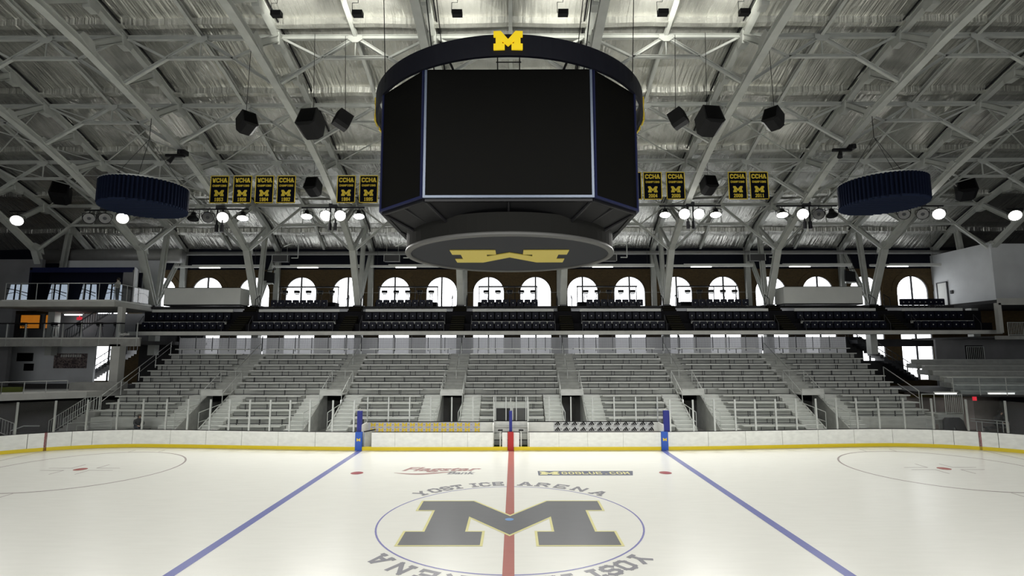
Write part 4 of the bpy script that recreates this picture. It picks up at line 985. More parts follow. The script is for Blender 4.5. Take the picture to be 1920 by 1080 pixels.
CL = [(-29.9, [(-31.0, 'off'), (-29.84, 'off'), (-28.54, 'on')], 15.48, 'left of the second truss'), (-21.4, [(-23.37, 'down'), (-22.28, 'off'), (-21.18, 'on'), (-19.72, 'down_on')], 15.53, 'below the third truss from the left'),
      (-13.1, [(-15.03, 'down_on'), (-13.62, 'on'), (-12.56, 'on'), (-11.19, 'down_on')], 15.64, 'below the fourth truss from the left'), (13.1, [(11.24, 'down_on'), (12.65, 'on'), (13.7, 'on'), (14.94, 'down_on')], 15.7, 'below the fourth truss from the right'),
      (21.6, [(19.81, 'down_on'), (21.3, 'on'), (22.46, 'off'), (23.43, 'down')], 15.67, 'below the third truss from the right'), (30, [(28.68, 'off'), (30.04, 'off'), (31.22, 'on')], 15.65, 'right of the right acoustic drum')]
for cxx, lamps, z, where in CL:
    xs = [l[0] for l in lamps]
    b = thing('lamp_bar', (cxx, YF, z + .6), 'black bar carrying floodlights, %s' % where, 'lamp bar', 'bars carrying the floodlights')
    MB().bar((min(xs) - .4, YF, z + .66), (max(xs) + .4, YF, z + .66), .09, .09).build('bar', blackm, b)
    MB().box(cxx - .3, cxx + .3, YF - .1, YF + .1, z + .7, z + .95).build('ballast_box', steel_dark, b)
    if len(xs) == 4:
        for q in (-.2, .2): MB().tube((cxx + q, YF, z - .1 - .5), (cxx + q, YF, z + .6), .06, 8).build('hanging_cable', black, b)
        for q in (-.2, .2): MB().tube((cxx + q, YF, z - 1.05), (cxx + q, YF, z - .5), .13, 8).build('small_spotlight', blackm, b)
    for i, (x, stt) in enumerate(lamps):
        desc = {'on': 'lit floodlight', 'off': 'unlit floodlight', 'down': 'unlit floodlight turned down', 'down_on': 'lit floodlight turned down'}[stt]
        f = flood(x, YF, z + .05, 'down' if stt.startswith('down') else stt, '%s, %s on the bar %s' % (desc, ordl(i, len(lamps)), where), (x * .3, -19, 4) if stt in ('on', 'off') else (x, 0, 0))
        if stt == 'down':
            for c in f.children:
                if c.name.startswith('lens'): c.data.materials[0] = lens_off
        if stt == 'on':
            spot('lamp_light', (x, YF - .3, z - .15), (x * .75, 0, 0), FLOOD * (1.15 if abs(x) < 15 else .9 if abs(x) < 25 else .6), 125, .35, parent=f)
for x, lab in ((-36.3, 'lit floodlight at the far left end of the roof'), (36.76, 'lit floodlight at the far right end of the roof')):
    f = flood(x, YF, 15.4 if x < 0 else 15.6, 'down_on', lab, (x * .7, 0, 4)); spot('lamp_light', (x, YF - .2, 15.1), (x * .7, 2, 0), FLOOD * .5, 110, .35, parent=f)
    t = thing('lamp_bar', (x, YF, 16.1), 'short black bar holding the %s end floodlight' % ('left' if x < 0 else 'right'), 'lamp bar', 'bars carrying the floodlights'); MB().bar((x - .6, YF, 16.06), (x + .6, YF, 16.06), .09).build('bar', blackm, t)
# matching lamps over the near side of the rink, behind the camera's view
for i, x in enumerate((-29, -21, -13, -4.5, 4.5, 13, 21, 29)):
    f = flood(x, -YF, 15.5, 'on', 'lit floodlight over the near stand, %s' % ordl(i, 8), (x * .8, 4, 0)); spot('lamp_light', (x, -YF + .3, 15.3), (x * .75, -4, 0), FLOOD * (1.1 if abs(x) < 15 else .7), 95, .4, parent=f)
for i, x in enumerate((-4.3, 4.3)):
    f = flood(x, YF, 15.55, 'on', 'lit floodlight hidden behind the scoreboard, %s' % ('left', 'right')[i], (x, 0, 0)); spot('lamp_light', (x, YF - .3, 15.3), (x, -2, 0), FLOOD * 1.6, 125, .35, parent=f)
# small uplights between the trusses, washing the foil over centre ice
for i, x in enumerate((-11.5, -7.5, -2.6, 2.6, 7.5, 11.5)):
    t = thing('uplight', (x, 5, 22.2), 'small black uplight near the top of the roof, %s' % ordl(i, 6), 'uplight', 'small uplights high under the roof')
    MB().box(x - .25, x + .25, 4.85, 5.15, 22.2, 22.45).build('housing', black, t); MB().box(x - .2, x + .2, 4.9, 5.1, 22.45, 22.47).build('lens', lens_on, t)
    MB().path([(x - .28, 5, 22.35), (x - .28, 5, 22.9), (x, 5, 22.9), (x, 5, roof_z(5))], .015, 4).build('bracket', black, t)
    spot('uplight_lamp', (x, 5.1, 22.6), (x, 8.4, 24.5), UPL * (1 if abs(x) < 10 else .6), 100, .3, (1, .99, .9), parent=t)
# small camera rigs on the trusses
for x, y, z, lab in ((-21.5, 13.6, 18.35, 'small black camera rig on the truss above the left acoustic drum'), (21.5, 13.6, 18.6, 'small black camera rig on the truss above the right acoustic drum')):
    t = thing('camera_rig', (x, y, z), lab, 'camera rig', 'camera rigs clamped to the trusses')
    MB().box(x - .8, x + .4, y - .1, y + .1, z - .05, z + .12).build('mount', black, t); MB().box(x + .1, x + .55, y - .3, y + .2, z + .05, z + .35).build('camera_body', black, t)
    MB().tube((x + .3, y - .45, z + .2), (x + .3, y - .3, z + .2), .1, 10).build('camera_lens', blackm, t); MB().tube((x - .5, y - .2, z - .5), (x - .3, y, z - .05), .16, 10, .1).build('work_lamp', blackm, t)
# ------------------------------------------------------------------ left end: suites, decks, stairs
def pickets(mb, p, q, h, n, r=.012, rail=.022):
    p, q = Vector(p), Vector(q); up = Vector((0, 0, h))
    mb.tube(p + up, q + up, rail, 6); mb.tube(p + Vector((0, 0, .08)), q + Vector((0, 0, .08)), rail, 6)
    for i in range(n + 1):
        a = p.lerp(q, i / n); mb.tube(a + (Vector((0, 0, .08)) if 0 < i < n else Vector((0, 0, 0))), a + up, r if 0 < i < n else rail, 5)
def glass_rail_run(t, pts, h, step=1.15, m=rail_m):
    for (a, b) in zip(pts, pts[1:]):
        a, b = Vector(a), Vector(b); n = max(1, round((b - a).length / step))
        for i in range(n + 1):
            c = a.lerp(b, i / n); MB().tube(c, c + Vector((0, 0, h)), .025, 6).build('rail_post', m, t)
        MB().tube(a + Vector((0, 0, h)), b + Vector((0, 0, h)), .025, 6).build('top_rail', m, t)
        MB().add([a + Vector((0, 0, .08)), b + Vector((0, 0, .08)), b + Vector((0, 0, h - .04)), a + Vector((0, 0, h - .04))], [(0, 1, 2, 3)]).build('glass_pane', glass_rail, t)
w_ = MB(); w_.box(-XW, -38.3, 23.2, 23.5, 9.1, 13.3); w_.box(-XW, -40.3, 23.2, 23.5, -.1, 9.1); struct(w_.build('wall_suite_left', wall_g))
struct(MB().box(-32.9, -27.3, 27.6, 27.8, 3.1, 9.3).build('wall_concourse_left', conc_d))
struct(MB().box(-39.5, -30.7, 26.2, 26.5, 9.5, 13.7).build('wall_suite_back', wall_w))
t = thing('press_suite', (-34, 22, 9.5), 'dark navy glazed suite on the upper left deck', 'suite')
sh = MB(); sh.prism([(-37.9, 21.8), (-29.7, 21.8), (-32.2, 26.1), (-38.3, 26.1)], lambda a, b, d: (a, b, d), 12.2, 12.4); sh.build('roof_slab', navy, t)
MB().box(-37.9, -30.2, 23.4, 23.5, 9.6, 12.2).build('dark_interior', navy_dk, t)
MB().prism([(-29.7, 21.8), (-29.62, 21.85), (-31.95, 26.1), (-32.1, 26.1)], lambda a, b, d: (a, b, d), 9.6, 12.4).build('side_panel', wall_w, t)
MB().box(-30.55, -29.75, 21.8, 21.9, 9.6, 12.2).build('end_panel', wall_g, t)
MB().box(-37.9, -29.8, 21.75, 21.85, 12.0, 12.2).build('header', navy, t)
MB().box(-37.95, -37.75, 21.8, 26.1, 9.6, 12.4).build('side_wall', navy_dk, t)
refl_m = mat('painted_reflection', (.5, .6, .7), .3, emit=(.75, .85, 1), es=.42, noise=.35, nscale=2.5)  # glow and bars painted in as window reflections on the suite glass
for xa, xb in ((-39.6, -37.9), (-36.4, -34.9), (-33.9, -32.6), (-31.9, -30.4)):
    p = MB(); p.prism([(xa, 9.75), (xb + .05, 9.75), (xb - .05, 11.05), (xa + .25, 11.05)], lambda a, b, d: (a, d, b), 21.84, 21.9); p.build('window_reflection', refl_m, t)
    f = MB(); c = (xa + xb) / 2 - .1
    for d in (-.12, .32): f.bar((c + d, 21.8, 9.7), (c + d + .03, 21.8, 11.05), .09, .06)
    f.path([(xa, 21.8, 10.75), (c, 21.8, 10.6), (xb, 21.8, 10.35)], .035, 5); f.path([(xa, 21.8, 10.3), (c, 21.8, 10.45), (xb, 21.8, 10.1)], .025, 5)
    f.build('window_bar', black, t)  # dark bars painted in as part of the window reflections
t = thing('upper_deck', (-33.4, 21, 9.1), 'pale concrete upper deck on the left with a glass railing', 'deck')
MB().prism([(-37.6, 19.5), (-29.3, 19.5), (-29.9, 24.2), (-30.2, 26.2), (-39, 26.2), (-39, 19.5)], lambda a, b, d: (a, b, d), 9.12, 9.6).build('deck_slab', conc_l, t)
MB().prism([(-37.6, 19.42), (-29.25, 19.42), (-29.8, 24.2), (-29.9, 24.2), (-29.35, 19.5), (-37.6, 19.5)], lambda a, b, d: (a, b, d), 9.5, 9.62).build('edge_trim', white_p, t)
glass_rail_run(t, [(-37.5, 19.55, 9.6), (-29.4, 19.55, 9.6)], 1.25); glass_rail_run(t, [(-29.4, 19.55, 9.6), (-29.9, 24.0, 9.6)], 1.25, 1.5)
t = thing('middle_deck', (-33, 20, 6.2), 'grey middle deck on the left edged by a black drink rail', 'deck')
MB().box(-XW, -27.2, 19.5, 19.62, 6.2, 6.8).build('fascia', conc, t); MB().box(-XW, -27.2, 19.4, 19.66, 6.74, 6.84).build('edge_trim', conc_l, t)
MB().box(-XW, -27.4, 19.62, 28.4, 6.35, 6.6).build('deck_slab', conc_d, t)
MB().box(-XW, -28.6, 19.45, 19.8, 7.84, 7.92).build('drink_rail', black, t)
for i in range(9): x = -38.4 + i * 1.37; MB().bar((x, 19.5, 6.2), (x, 19.5, 7.9 if i < 8 else 7.9), .06, .06, (0, 1, 0)).build('rail_post', rail_m, t)
MB().add([(-42, 19.55, 6.85), (-27.4, 19.55, 6.85), (-27.4, 19.55, 7.8), (-42, 19.55, 7.8)], [(0, 1, 2, 3)]).build('glass_pane', glass_rail, t)
for s in range(-2, 0): pass
sg = MB(); font_poly(sg, 'Section', .3, lambda a, b, d: (a - 28.4, 19.52, 7.0 + b), 0, 0, .03, .75); sg.build('deck_sign', white_p, t)
struct(MB().box(-XW, -29.5, 27.2, 27.4, 6.6, 9.12).build('wall_middle_deck', wall_g))
for xa, xb in ((-43.2, -41.5), (-41.0, -39.8)):
    t = thing('orange_window', ((xa + xb) / 2, 27.15, 7.9), 'glowing orange window on the middle left deck, %s' % ('wider one at the left' if xa < -42 else 'narrower one at the right'), 'window')
    MB().box(xa, xb, 27.1, 27.18, 7.85, 9.0).build('pane', orange_m, t)
    f = MB(); 
    for q in ((xa, xb, 9.0, 9.08), (xa, xb, 7.78, 7.85), (xa - .06, xa, 7.78, 9.08), (xb, xb + .06, 7.78, 9.08)): f.box(q[0], q[1], 27.05, 27.19, q[2], q[3])
    f.build('frame', steel_dark, t)
t = thing('ceiling_strip_light', (-37.4, 26, 9.0), 'white strip light under the upper left deck', 'strip light'); MB().box(-38.4, -37.0, 25.9, 26.1, 8.9, 9.0).build('tube', tube_m, t); MB().box(-38.5, -36.9, 25.85, 26.15, 9.0, 9.1).build('housing', white_p, t)
lt = bpy.data.lights.new('deck_light', 'AREA'); lt.shape = 'RECTANGLE'; lt.size = 1.4; lt.size_y = .2; lt.energy = 16; lo = bpy.data.objects.new('deck_light', lt); C.objects.link(lo); lo.location = (-37.7, 26, 8.88)
tag(MB().box(-37.3, -36.9, 25.9, 26.0, 8.5, 8.75).box(-37.12, -37.08, 25.93, 25.97, 8.75, 9.14).build('exit_sign', mat('exit_red', (.5, .02, .03), .5, emit=(1, .05, .08), es=.5)), 'small red lit sign under the upper left deck', 'sign')
bs = []
for i, x in enumerate((-36.6, -34.3, -32.4, -30.9, -29.6)):
    dup(st, (x, 20.4, 6.95), 'dark bar stool behind the black drink rail, %s' % ordl(i, 5), 'bar stools on the middle left deck')
for lab, x0, z0, x1, z1, y in (('dark stair railing rising to the upper left deck', -37.6, 6.6, -34.0, 9.0, 25.2),):
    r = MB(); pickets(r, (x0, y, z0), (x1, y, z1), 1.0, 18); pickets(r, (x0 + 1.2, y - 1.2, z0), (x1 + 1.2, y - 1.2, z1), 1.0, 18); tag(r.build('stair_railing', steel_dark), lab, 'railing')
for x, y, z0, z1, w, lab in ((-29.0, 19.9, 3.2, 9.12, .36, 'tall pale column carrying the left decks'),):
    t = thing('deck_column', (x, y, z0), lab, 'column'); MB().box(x - w / 2, x + w / 2, y - w / 2, y + w / 2, 6.6, z1).build('upper_shaft', conc_l, t); MB().box(x - .32, x + .32, y - .32, y + .32, 3.1, 6.3).build('lower_shaft', conc_l, t); MB().box(x - .4, x + .4, y - .4, y + .4, 6.2, 6.35).build('cap', conc_l, t)
struct(MB().box(-46, -35.7, 26.2, 26.4, 3.1, 6.3).build('wall_lower_left', wall_w))
t = thing('crowd_mural', (-37.7, 26.15, 4.4), 'wide framed crowd photograph mural on the lower left wall', 'mural')
def mural_mat():
    m = bpy.data.materials.new('mural_print'); m.use_nodes = True; nt = m.node_tree; b = nt.nodes['Principled BSDF']; tc = nt.nodes.new('ShaderNodeTexCoord')
    v = nt.nodes.new('ShaderNodeTexVoronoi'); v.inputs['Scale'].default_value = 9; nt.links.new(tc.outputs['Object'], v.inputs[0])
    r = nt.nodes.new('ShaderNodeValToRGB'); r.color_ramp.elements[0].color = (.04, .03, .035, 1); r.color_ramp.elements[1].color = (.3, .24, .22, 1)
    sp_ = nt.nodes.new('ShaderNodeSeparateColor'); nt.links.new(v.outputs['Color'], sp_.inputs[0]); nt.links.new(sp_.outputs[0], r.inputs[0]); nt.links.new(r.outputs[0], b.inputs[0]); return m
MB().box(-39.1, -36.3, 26.12, 26.2, 4.4, 5.65).build('print', mural_mat(), t)
f = MB(); f.box(-38.4, -36.8, 26.09, 26.12, 5.35, 5.6)
for i in range(9): pass
m2 = MB()
for i in range(9): m2.box(-38.5 + i * .2, -38.38 + i * .2, 26.08, 26.12, 5.34, 5.56)
m2.build('white_figures', white_p, t)
for i, (x, w, h, z) in enumerate(((-41.6, 1.3, .7, 5.0), (-41.2, .75, .6, 4.2))):
    o = MB().box(x - w / 2, x + w / 2, 26.08, 26.2, z, z + h).build('wall_picture', black); tag(o, ('dark double frame on the lower left wall', 'small dark board below the double frame on the lower left wall')[i], 'picture')
# lower left gallery with glass rail
t = thing('lower_gallery', (-33, 17, 2.65), 'pale curved gallery slab with a glass rail over the dark left corner', 'gallery')
G = [(-40, 11.5), (-32.7, 15.0), (-29.9, 16.7), (-28.9, 17.2), (-28.0, 19.9), (-44, 19.9), (-44, 11.5)]
MB().prism(G, lambda a, b, d: (a, b, d), 2.7, 3.12).build('slab', conc_l, t)
MB().prism([(-44, 19.9), (-28.0, 19.9), (-28.0, 26), (-44, 26)], lambda a, b, d: (a, b, d), 2.9, 3.1).build('rear_slab', conc_d, t)
glass_rail_run(t, [(-36.3, 13.4, 3.1), (-32.7, 15.05, 3.1), (-29.9, 16.75, 3.1)], .78, 1.3)
MB().prism([(-40, 14.9), (-33.2, 16.9), (-33.2, 17.1), (-40, 15.1)], lambda a, b, d: (a, b, d), 3.12, 3.45).build('green_strip', mat('moss_green', (.10, .12, .015), .8), t)
MB().box(-31.0, -27.6, 18.2, 19.2, 3.12, 3.65).build('parapet', conc, t)
struct(MB().box(-44, -27.2, 20.5, 20.7, -.1, 2.9).build('wall_dark_left', dark_w))
t = thing('corner_stairs', (-28.6, 16.3, 0), 'steel stairs with picket railings at the left corner behind the glass', 'stairs')
s = MB()
for i in range(9): s.box(-30.1 + i * .27, -27.3, 16.0, 17.1, .3 + i * .18, .48 + i * .18)
s.build('flight', conc, t)
r = MB(); pickets(r, (-30.2, 15.95, .4), (-27.8, 15.95, 1.95), .95, 16); pickets(r, (-27.8, 15.95, 1.95), (-27.0, 15.95, 1.95), .95, 4); r.build('front_railing', rail_m, t)
r = MB(); pickets(r, (-30.2, 17.1, .4), (-27.8, 17.1, 1.95), .95, 16); r.build('rear_railing', rail_m, t)
t = thing('corner_railing', (-31.8, 14.5, 0), 'low railing descending at the far left behind the glass', 'railing')
r = MB(); pickets(r, (-34.2, 15, 1.3), (-31.6, 15, .35), .95, 14); r.path([(-31.4, 14.6, .9), (-30.6, 14.6, 1.2), (-29.6, 14.6, 1.2)], .03); r.build('railing', rail_m, t)
t = thing('rink_side_railing', (-27.2, 15.0, 0), 'short looped rail behind the glass left of the bleachers', 'railing')
r = MB(); r.path([(-28.2, 15.0, -.06), (-28.2, 15.0, 1.3), (-25.4, 15.0, 1.45), (-25.4, 15.0, -.06)], .03); r.path([(-27.6, 15.0, .1), (-27.6, 15.0, 1.15), (-26.9, 15, 1.15), (-26.9, 15, .1)], .025); r.build('rail_loop', rail_m, t)
# ------------------------------------------------------------------ right end
struct(MB().box(38.4, 38.7, 22.75, 28.8, 9.7, 14.4).build('wall_white_side', wall_w)); struct(MB().box(38.4, XW, 22.6, 22.75, 9.7, 14.3).build('wall_white_front', wall_w))
d = bpy.data.objects.new('door_1', None); C.objects.link(d); d.location = (38.36, 28.0, 9.75); d['kind'] = 'structure'
MB().box(38.34, 38.4, 27.2, 28.2, 9.75, 11.75).build('door_leaf', white_p, d); f = MB()
for q in ((27.12, 27.2, 9.75, 11.83), (28.2, 28.28, 9.75, 11.83), (27.12, 28.28, 11.75, 11.83)): f.box(38.3, 38.4, q[0], q[1], q[2], q[3])
f.build('door_frame', steel_dark, d)
o = MB().box(38.33, 38.4, 26.6, 26.85, 10.7, 11.0).build('wall_switch_box', black); tag(o, 'small black box on the white wall beside the door', 'switch box')
t = thing('right_deck', (43, 22, 9.2), 'pale edged deck below the white wall at the right', 'deck')
MB().box(36.6, XW, 20.6, 28.7, 9.35, 9.6).build('deck_slab', conc_d, t); MB().box(36.6, XW, 20.5, 20.62, 9.2, 9.7).build('fascia', conc_l, t); MB().box(36.5, 36.8, 20.5, 20.8, 7.1, 9.35).build('deck_post', conc_l, t)
t = thing('fence_deck', (39, 20, 6.4), 'lower right deck with a dense picket railing', 'deck')
MB().box(35.6, XW, 20.0, 28.2, 6.7, 6.85).build('deck_slab', conc_d, t); MB().box(35.6, XW, 19.9, 20.0, 6.6, 6.87).build('fascia', conc, t)
r = MB(); pickets(r, (36.6, 19.95, 6.85), (44, 19.95, 6.85), 1.0, 60); r.build('picket_railing', rail_m, t)
struct(MB().box(35.0, XW, 24.8, 25.0, 2.8, 6.7).build('wall_right_low', wall_g))
t = thing('dark_gate', (38, 24.7, 5), 'black barred opening in the grey wall at the right', 'gate')
MB().box(37.4, 38.8, 24.72, 24.8, 4.4, 6.2).build('opening', black, t); r = MB(); pickets(r, (37.4, 24.65, 4.3), (38.8, 24.65, 4.3), 1.8, 9, .02, .03); r.build('bars', rail_m, t)
t = thing('corner_bleachers', (34, 19, 3), 'long grey bench tiers curving away at the right corner', 'bleachers')
TI = [(15.9, 3.2), (17.3, 3.62), (18.9, 4.0), (20.6, 4.32), (22.4, 4.75), (24.2, 5.2)]
for i, (y, z) in enumerate(TI[:-1]):
    y2, z2 = TI[i + 1]; xl = 29.3 + i * .55; xr = 36.5 + i * 1.0
    MB().prism([(xl, y), (xr, y - .6), (xr + .9, y2 - .6), (xl + .5, y2)], lambda a, b, d: (a, b, d), z - .35, z).build('tier', alu_d, t)
    MB().prism([(xl, y + .3), (xr, y - .3), (xr, y), (xl, y + .6)], lambda a, b, d: (a, b, d), z + .3, z + .36).build('bench', alu, t)
    MB().prism([(xl, y + .55), (xr, y - .05), (xr, y), (xl, y + .6)], lambda a, b, d: (a, b, d), z, z + .3).build('riser', alu_tread, t)
glass_rail_run(t, [(28.6, 15.6, 2.95), (33.2, 15.0, 2.95), (37.5, 14.2, 2.95)], 1.15, 1.5)
MB().prism([(28.2, 15.7), (38, 14.4), (38, 24), (28.2, 24)], lambda a, b, d: (a, b, d), 2.85, 2.97).build('soffit', conc_d, t)
for xa, xb, lab in ((27.2, 28.5, 'white strip light over the right corner gate'), (30.6, 32.2, 'white strip light over the right corner passage')):
    t = thing('passage_light', ((xa + xb) / 2, 15.4, 3.1), lab, 'strip light', 'strip lights at the right corner passage'); MB().box(xa, xb, 15.25, 15.4, 3.02, 3.12).build('tube', strip_lit, t); MB().box(xa - .05, xb + .05, 15.22, 15.43, 3.12, 3.17).build('housing', white_p, t)
tag(MB().box(29.75, 29.95, 15.5, 15.6, 2.6, 2.86).build('exit_sign', MATS['exit_red']), 'small red lit sign under the right corner tiers', 'sign')
struct(MB().box(28.6, XW, 19.8, 20.0, -.1, 2.85).build('wall_passage_right', mat('passage_brown', (.24, .20, .18), .8, noise=.1)))
tag(MB().box(30.3, 33.2, 19.6, 19.8, .2, 2.45).build('roller_door', mat('door_brown', (.42, .35, .32), .7, noise=.06)), 'dull brown roller door in the right corner passage', 'door')
tag(MB().box(28.7, 33.3, 19.55, 19.62, 2.45, 2.65).build('yellow_band', mat('band_yellow', (.11, .085, .02), .8)), 'faded yellow band above the brown door', 'band')
struct(MB().box(33.6, XW, 17.8, 18.0, -.1, 2.85).build('wall_passage_dark', dark_w))
t = thing('corner_gate', (28.2, 15.5, 1.2), 'aluminium picket gate on a raised landing at the right corner', 'gate')
MB().box(27.35, 29.0, 15.5, 16.8, 1.1, 1.75).build('landing', alu_d, t); MB().box(27.35, 29.0, 15.45, 15.5, .3, 1.1).build('landing_face', alu_tread, t)
r = MB(); pickets(r, (27.9, 15.5, 1.75), (29.0, 15.5, 1.75), 1.25, 9, .015, .03); r.build('gate_leaf', rail_m, t)
r = MB(); r.path([(27.3, 15.6, 1.75), (27.3, 15.6, 3.0), (26.5, 15.6, 3.0), (26.5, 15.6, 1.75)], .03); r.build('gate_frame', rail_m, t)
t = thing('side_handrail', (27.5, 16.5, 1.7), 'sloping double handrail at the right end of the bleachers', 'handrail')
r = MB(); r.path([(27.5, 20.4, 4.6), (27.4, 17.0, 3.1), (27.4, 17.0, -.06)], .03); r.path([(27.5, 20.4, 4.6), (27.5, 20.4, -.06)], .03); r.path([(27.4, 17, 2.6), (27.45, 19, 3.45)], .02); r.build('rail', rail_m, t)
t = thing('side_handrail', (-27.5, 16.5, 1.7), 'sloping handrail at the left end of the bleachers', 'handrail')
r = MB(); r.path([(-27.4, 23.5, 6.6), (-27.4, 16.6, 2.9), (-27.4, 16.6, 1.8)], .025); r.path([(-27.4, 23.5, 6.2), (-27.4, 16.6, 2.5)], .02)
for y in (18.3, 20, 21.7, 23.4): r.tube((-27.4, y, tread_z(0) + (y - 14.1) * .528 - .2), (-27.4, y, 2.9 + (y - 16.6) * .536), .02, 5)
r.build('rail', rail_m, t)
t = thing('rink_side_railing', (29.5, 14.9, 0), 'low double rail behind the glass at the right corner', 'railing')
r = MB(); r.path([(28.9, 14.9, 1.55), (30.9, 14.5, 1.4)], .025); r.path([(28.9, 14.9, 1.4), (30.9, 14.5, 1.25)], .025)
for x in (29.2, 29.5, 30.3, 30.6, 30.9): r.tube((x, 14.9 - (x - 28.9) * .2, -.06), (x, 14.9 - (x - 28.9) * .2, 1.4), .025, 5)
r.path([(32.3, 14.3, .1), (32.3, 14.3, 1.25), (33.2, 14.1, 1.2), (33.2, 14.1, .1)], .03); r.path([(26.2, 15.0, .1), (26.2, 15.0, 1.5), (27.2, 15.0, 1.5)], .03); r.build('rail', rail_m, t)
# dark chairs beside the right glass
for i, (x, lean) in enumerate(((27.5, -.1), (28.35, .35))):
    t = thing('padded_chair', (x, 14.9, 0), ('black padded chair behind the right corner glass, upright one', 'black padded chair behind the right corner glass, tilted one')[i], 'chair', 'black chairs behind the right corner glass')
    b = MB(); b.prism([(-.3, .75), (.3, .75), (.34, 1.4), (.2, 1.6), (-.2, 1.6), (-.34, 1.4)], lambda a, c, d: (x + a + (c - .75) * -lean, 14.9 + d, c), 0, .12); b.build('backrest', jacket_m, t)
    MB().box(x - .3, x + .3, 14.35, 14.95, .62, .75).build('seat', jacket_m, t)
    l = MB()
    for sx in (-.25, .25):
        for yy in (14.4, 14.9): l.tube((x + sx, yy, 0), (x + sx, yy, .64), .02, 5)
    l.build('leg_frame', blackm, t)
# monitors hung between struts and strut bases
for x, lab in ((-21.2, 'black monitor hung beside the left truss legs'), (29.4, 'black monitor hung beside the right truss legs')):
    t = thing('hanging_monitor', (x, 26, 11.7), lab, 'monitor', 'monitors hung in front of the windows')
    MB().prism([(-.5, -.45), (.5, -.6), (.45, .35), (-.4, .5)], lambda a, b, d: (x + a, d, 12.25 + b), 26.35, 26.5).build('screen', black, t)
    MB().path([(x - .4, 26.5, 12.8), (x + .5, 26.45, 12.9), (x + .1, 26.45, 14)], .035, 5).build('bracket', blackm, t); MB().box(x - .45, x + .4, 26.3, 26.4, 11.6, 11.72).build('trim', rail_m, t)
# stairs seen as silhouettes against the low windows
def dark_stairs(x0, x1, y, z0, z1, lab):
    t = thing('concourse_stairs', ((x0 + x1) / 2, y, min(z0, z1)), lab, 'stairs', 'concourse stairs in front of the low windows')
    n = 16; s = MB()
    for i in range(n):
        a = x0 + (x1 - x0) * i / n; b = x0 + (x1 - x0) * (i + 1) / n; z = z0 + (z1 - z0) * (i + 1) / n; s.box(min(a, b), max(a, b), y, y + 1.2, z - .32, z)
    s.build('flight', steel_dark, t)
    for yy in (y, y + 1.2): r = MB(); pickets(r, (x0, yy, z0), (x1, yy, z1), 1.0, 12, .02, .035); r.build('railing', steel_dark, t)
dark_stairs(35.0, 30.0, 27.0, 3.3, 6.7, 'dark concourse stairs before the low windows at the right')
dark_stairs(-37.2, -33.4, 26.8, 3.4, 5.9, 'dark concourse stairs before the low windows at the left')
w_ = MB(); w_.box(27.6, 31.2, 28.2, 28.4, 3.1, 7.0); w_.box(31.2, 38.3, 28.2, 28.4, 6.15, 6.8); w_.box(31.2, 34.6, 28.2, 28.4, 2.9, 4.9); struct(w_.build('wall_concourse_right', conc_d))
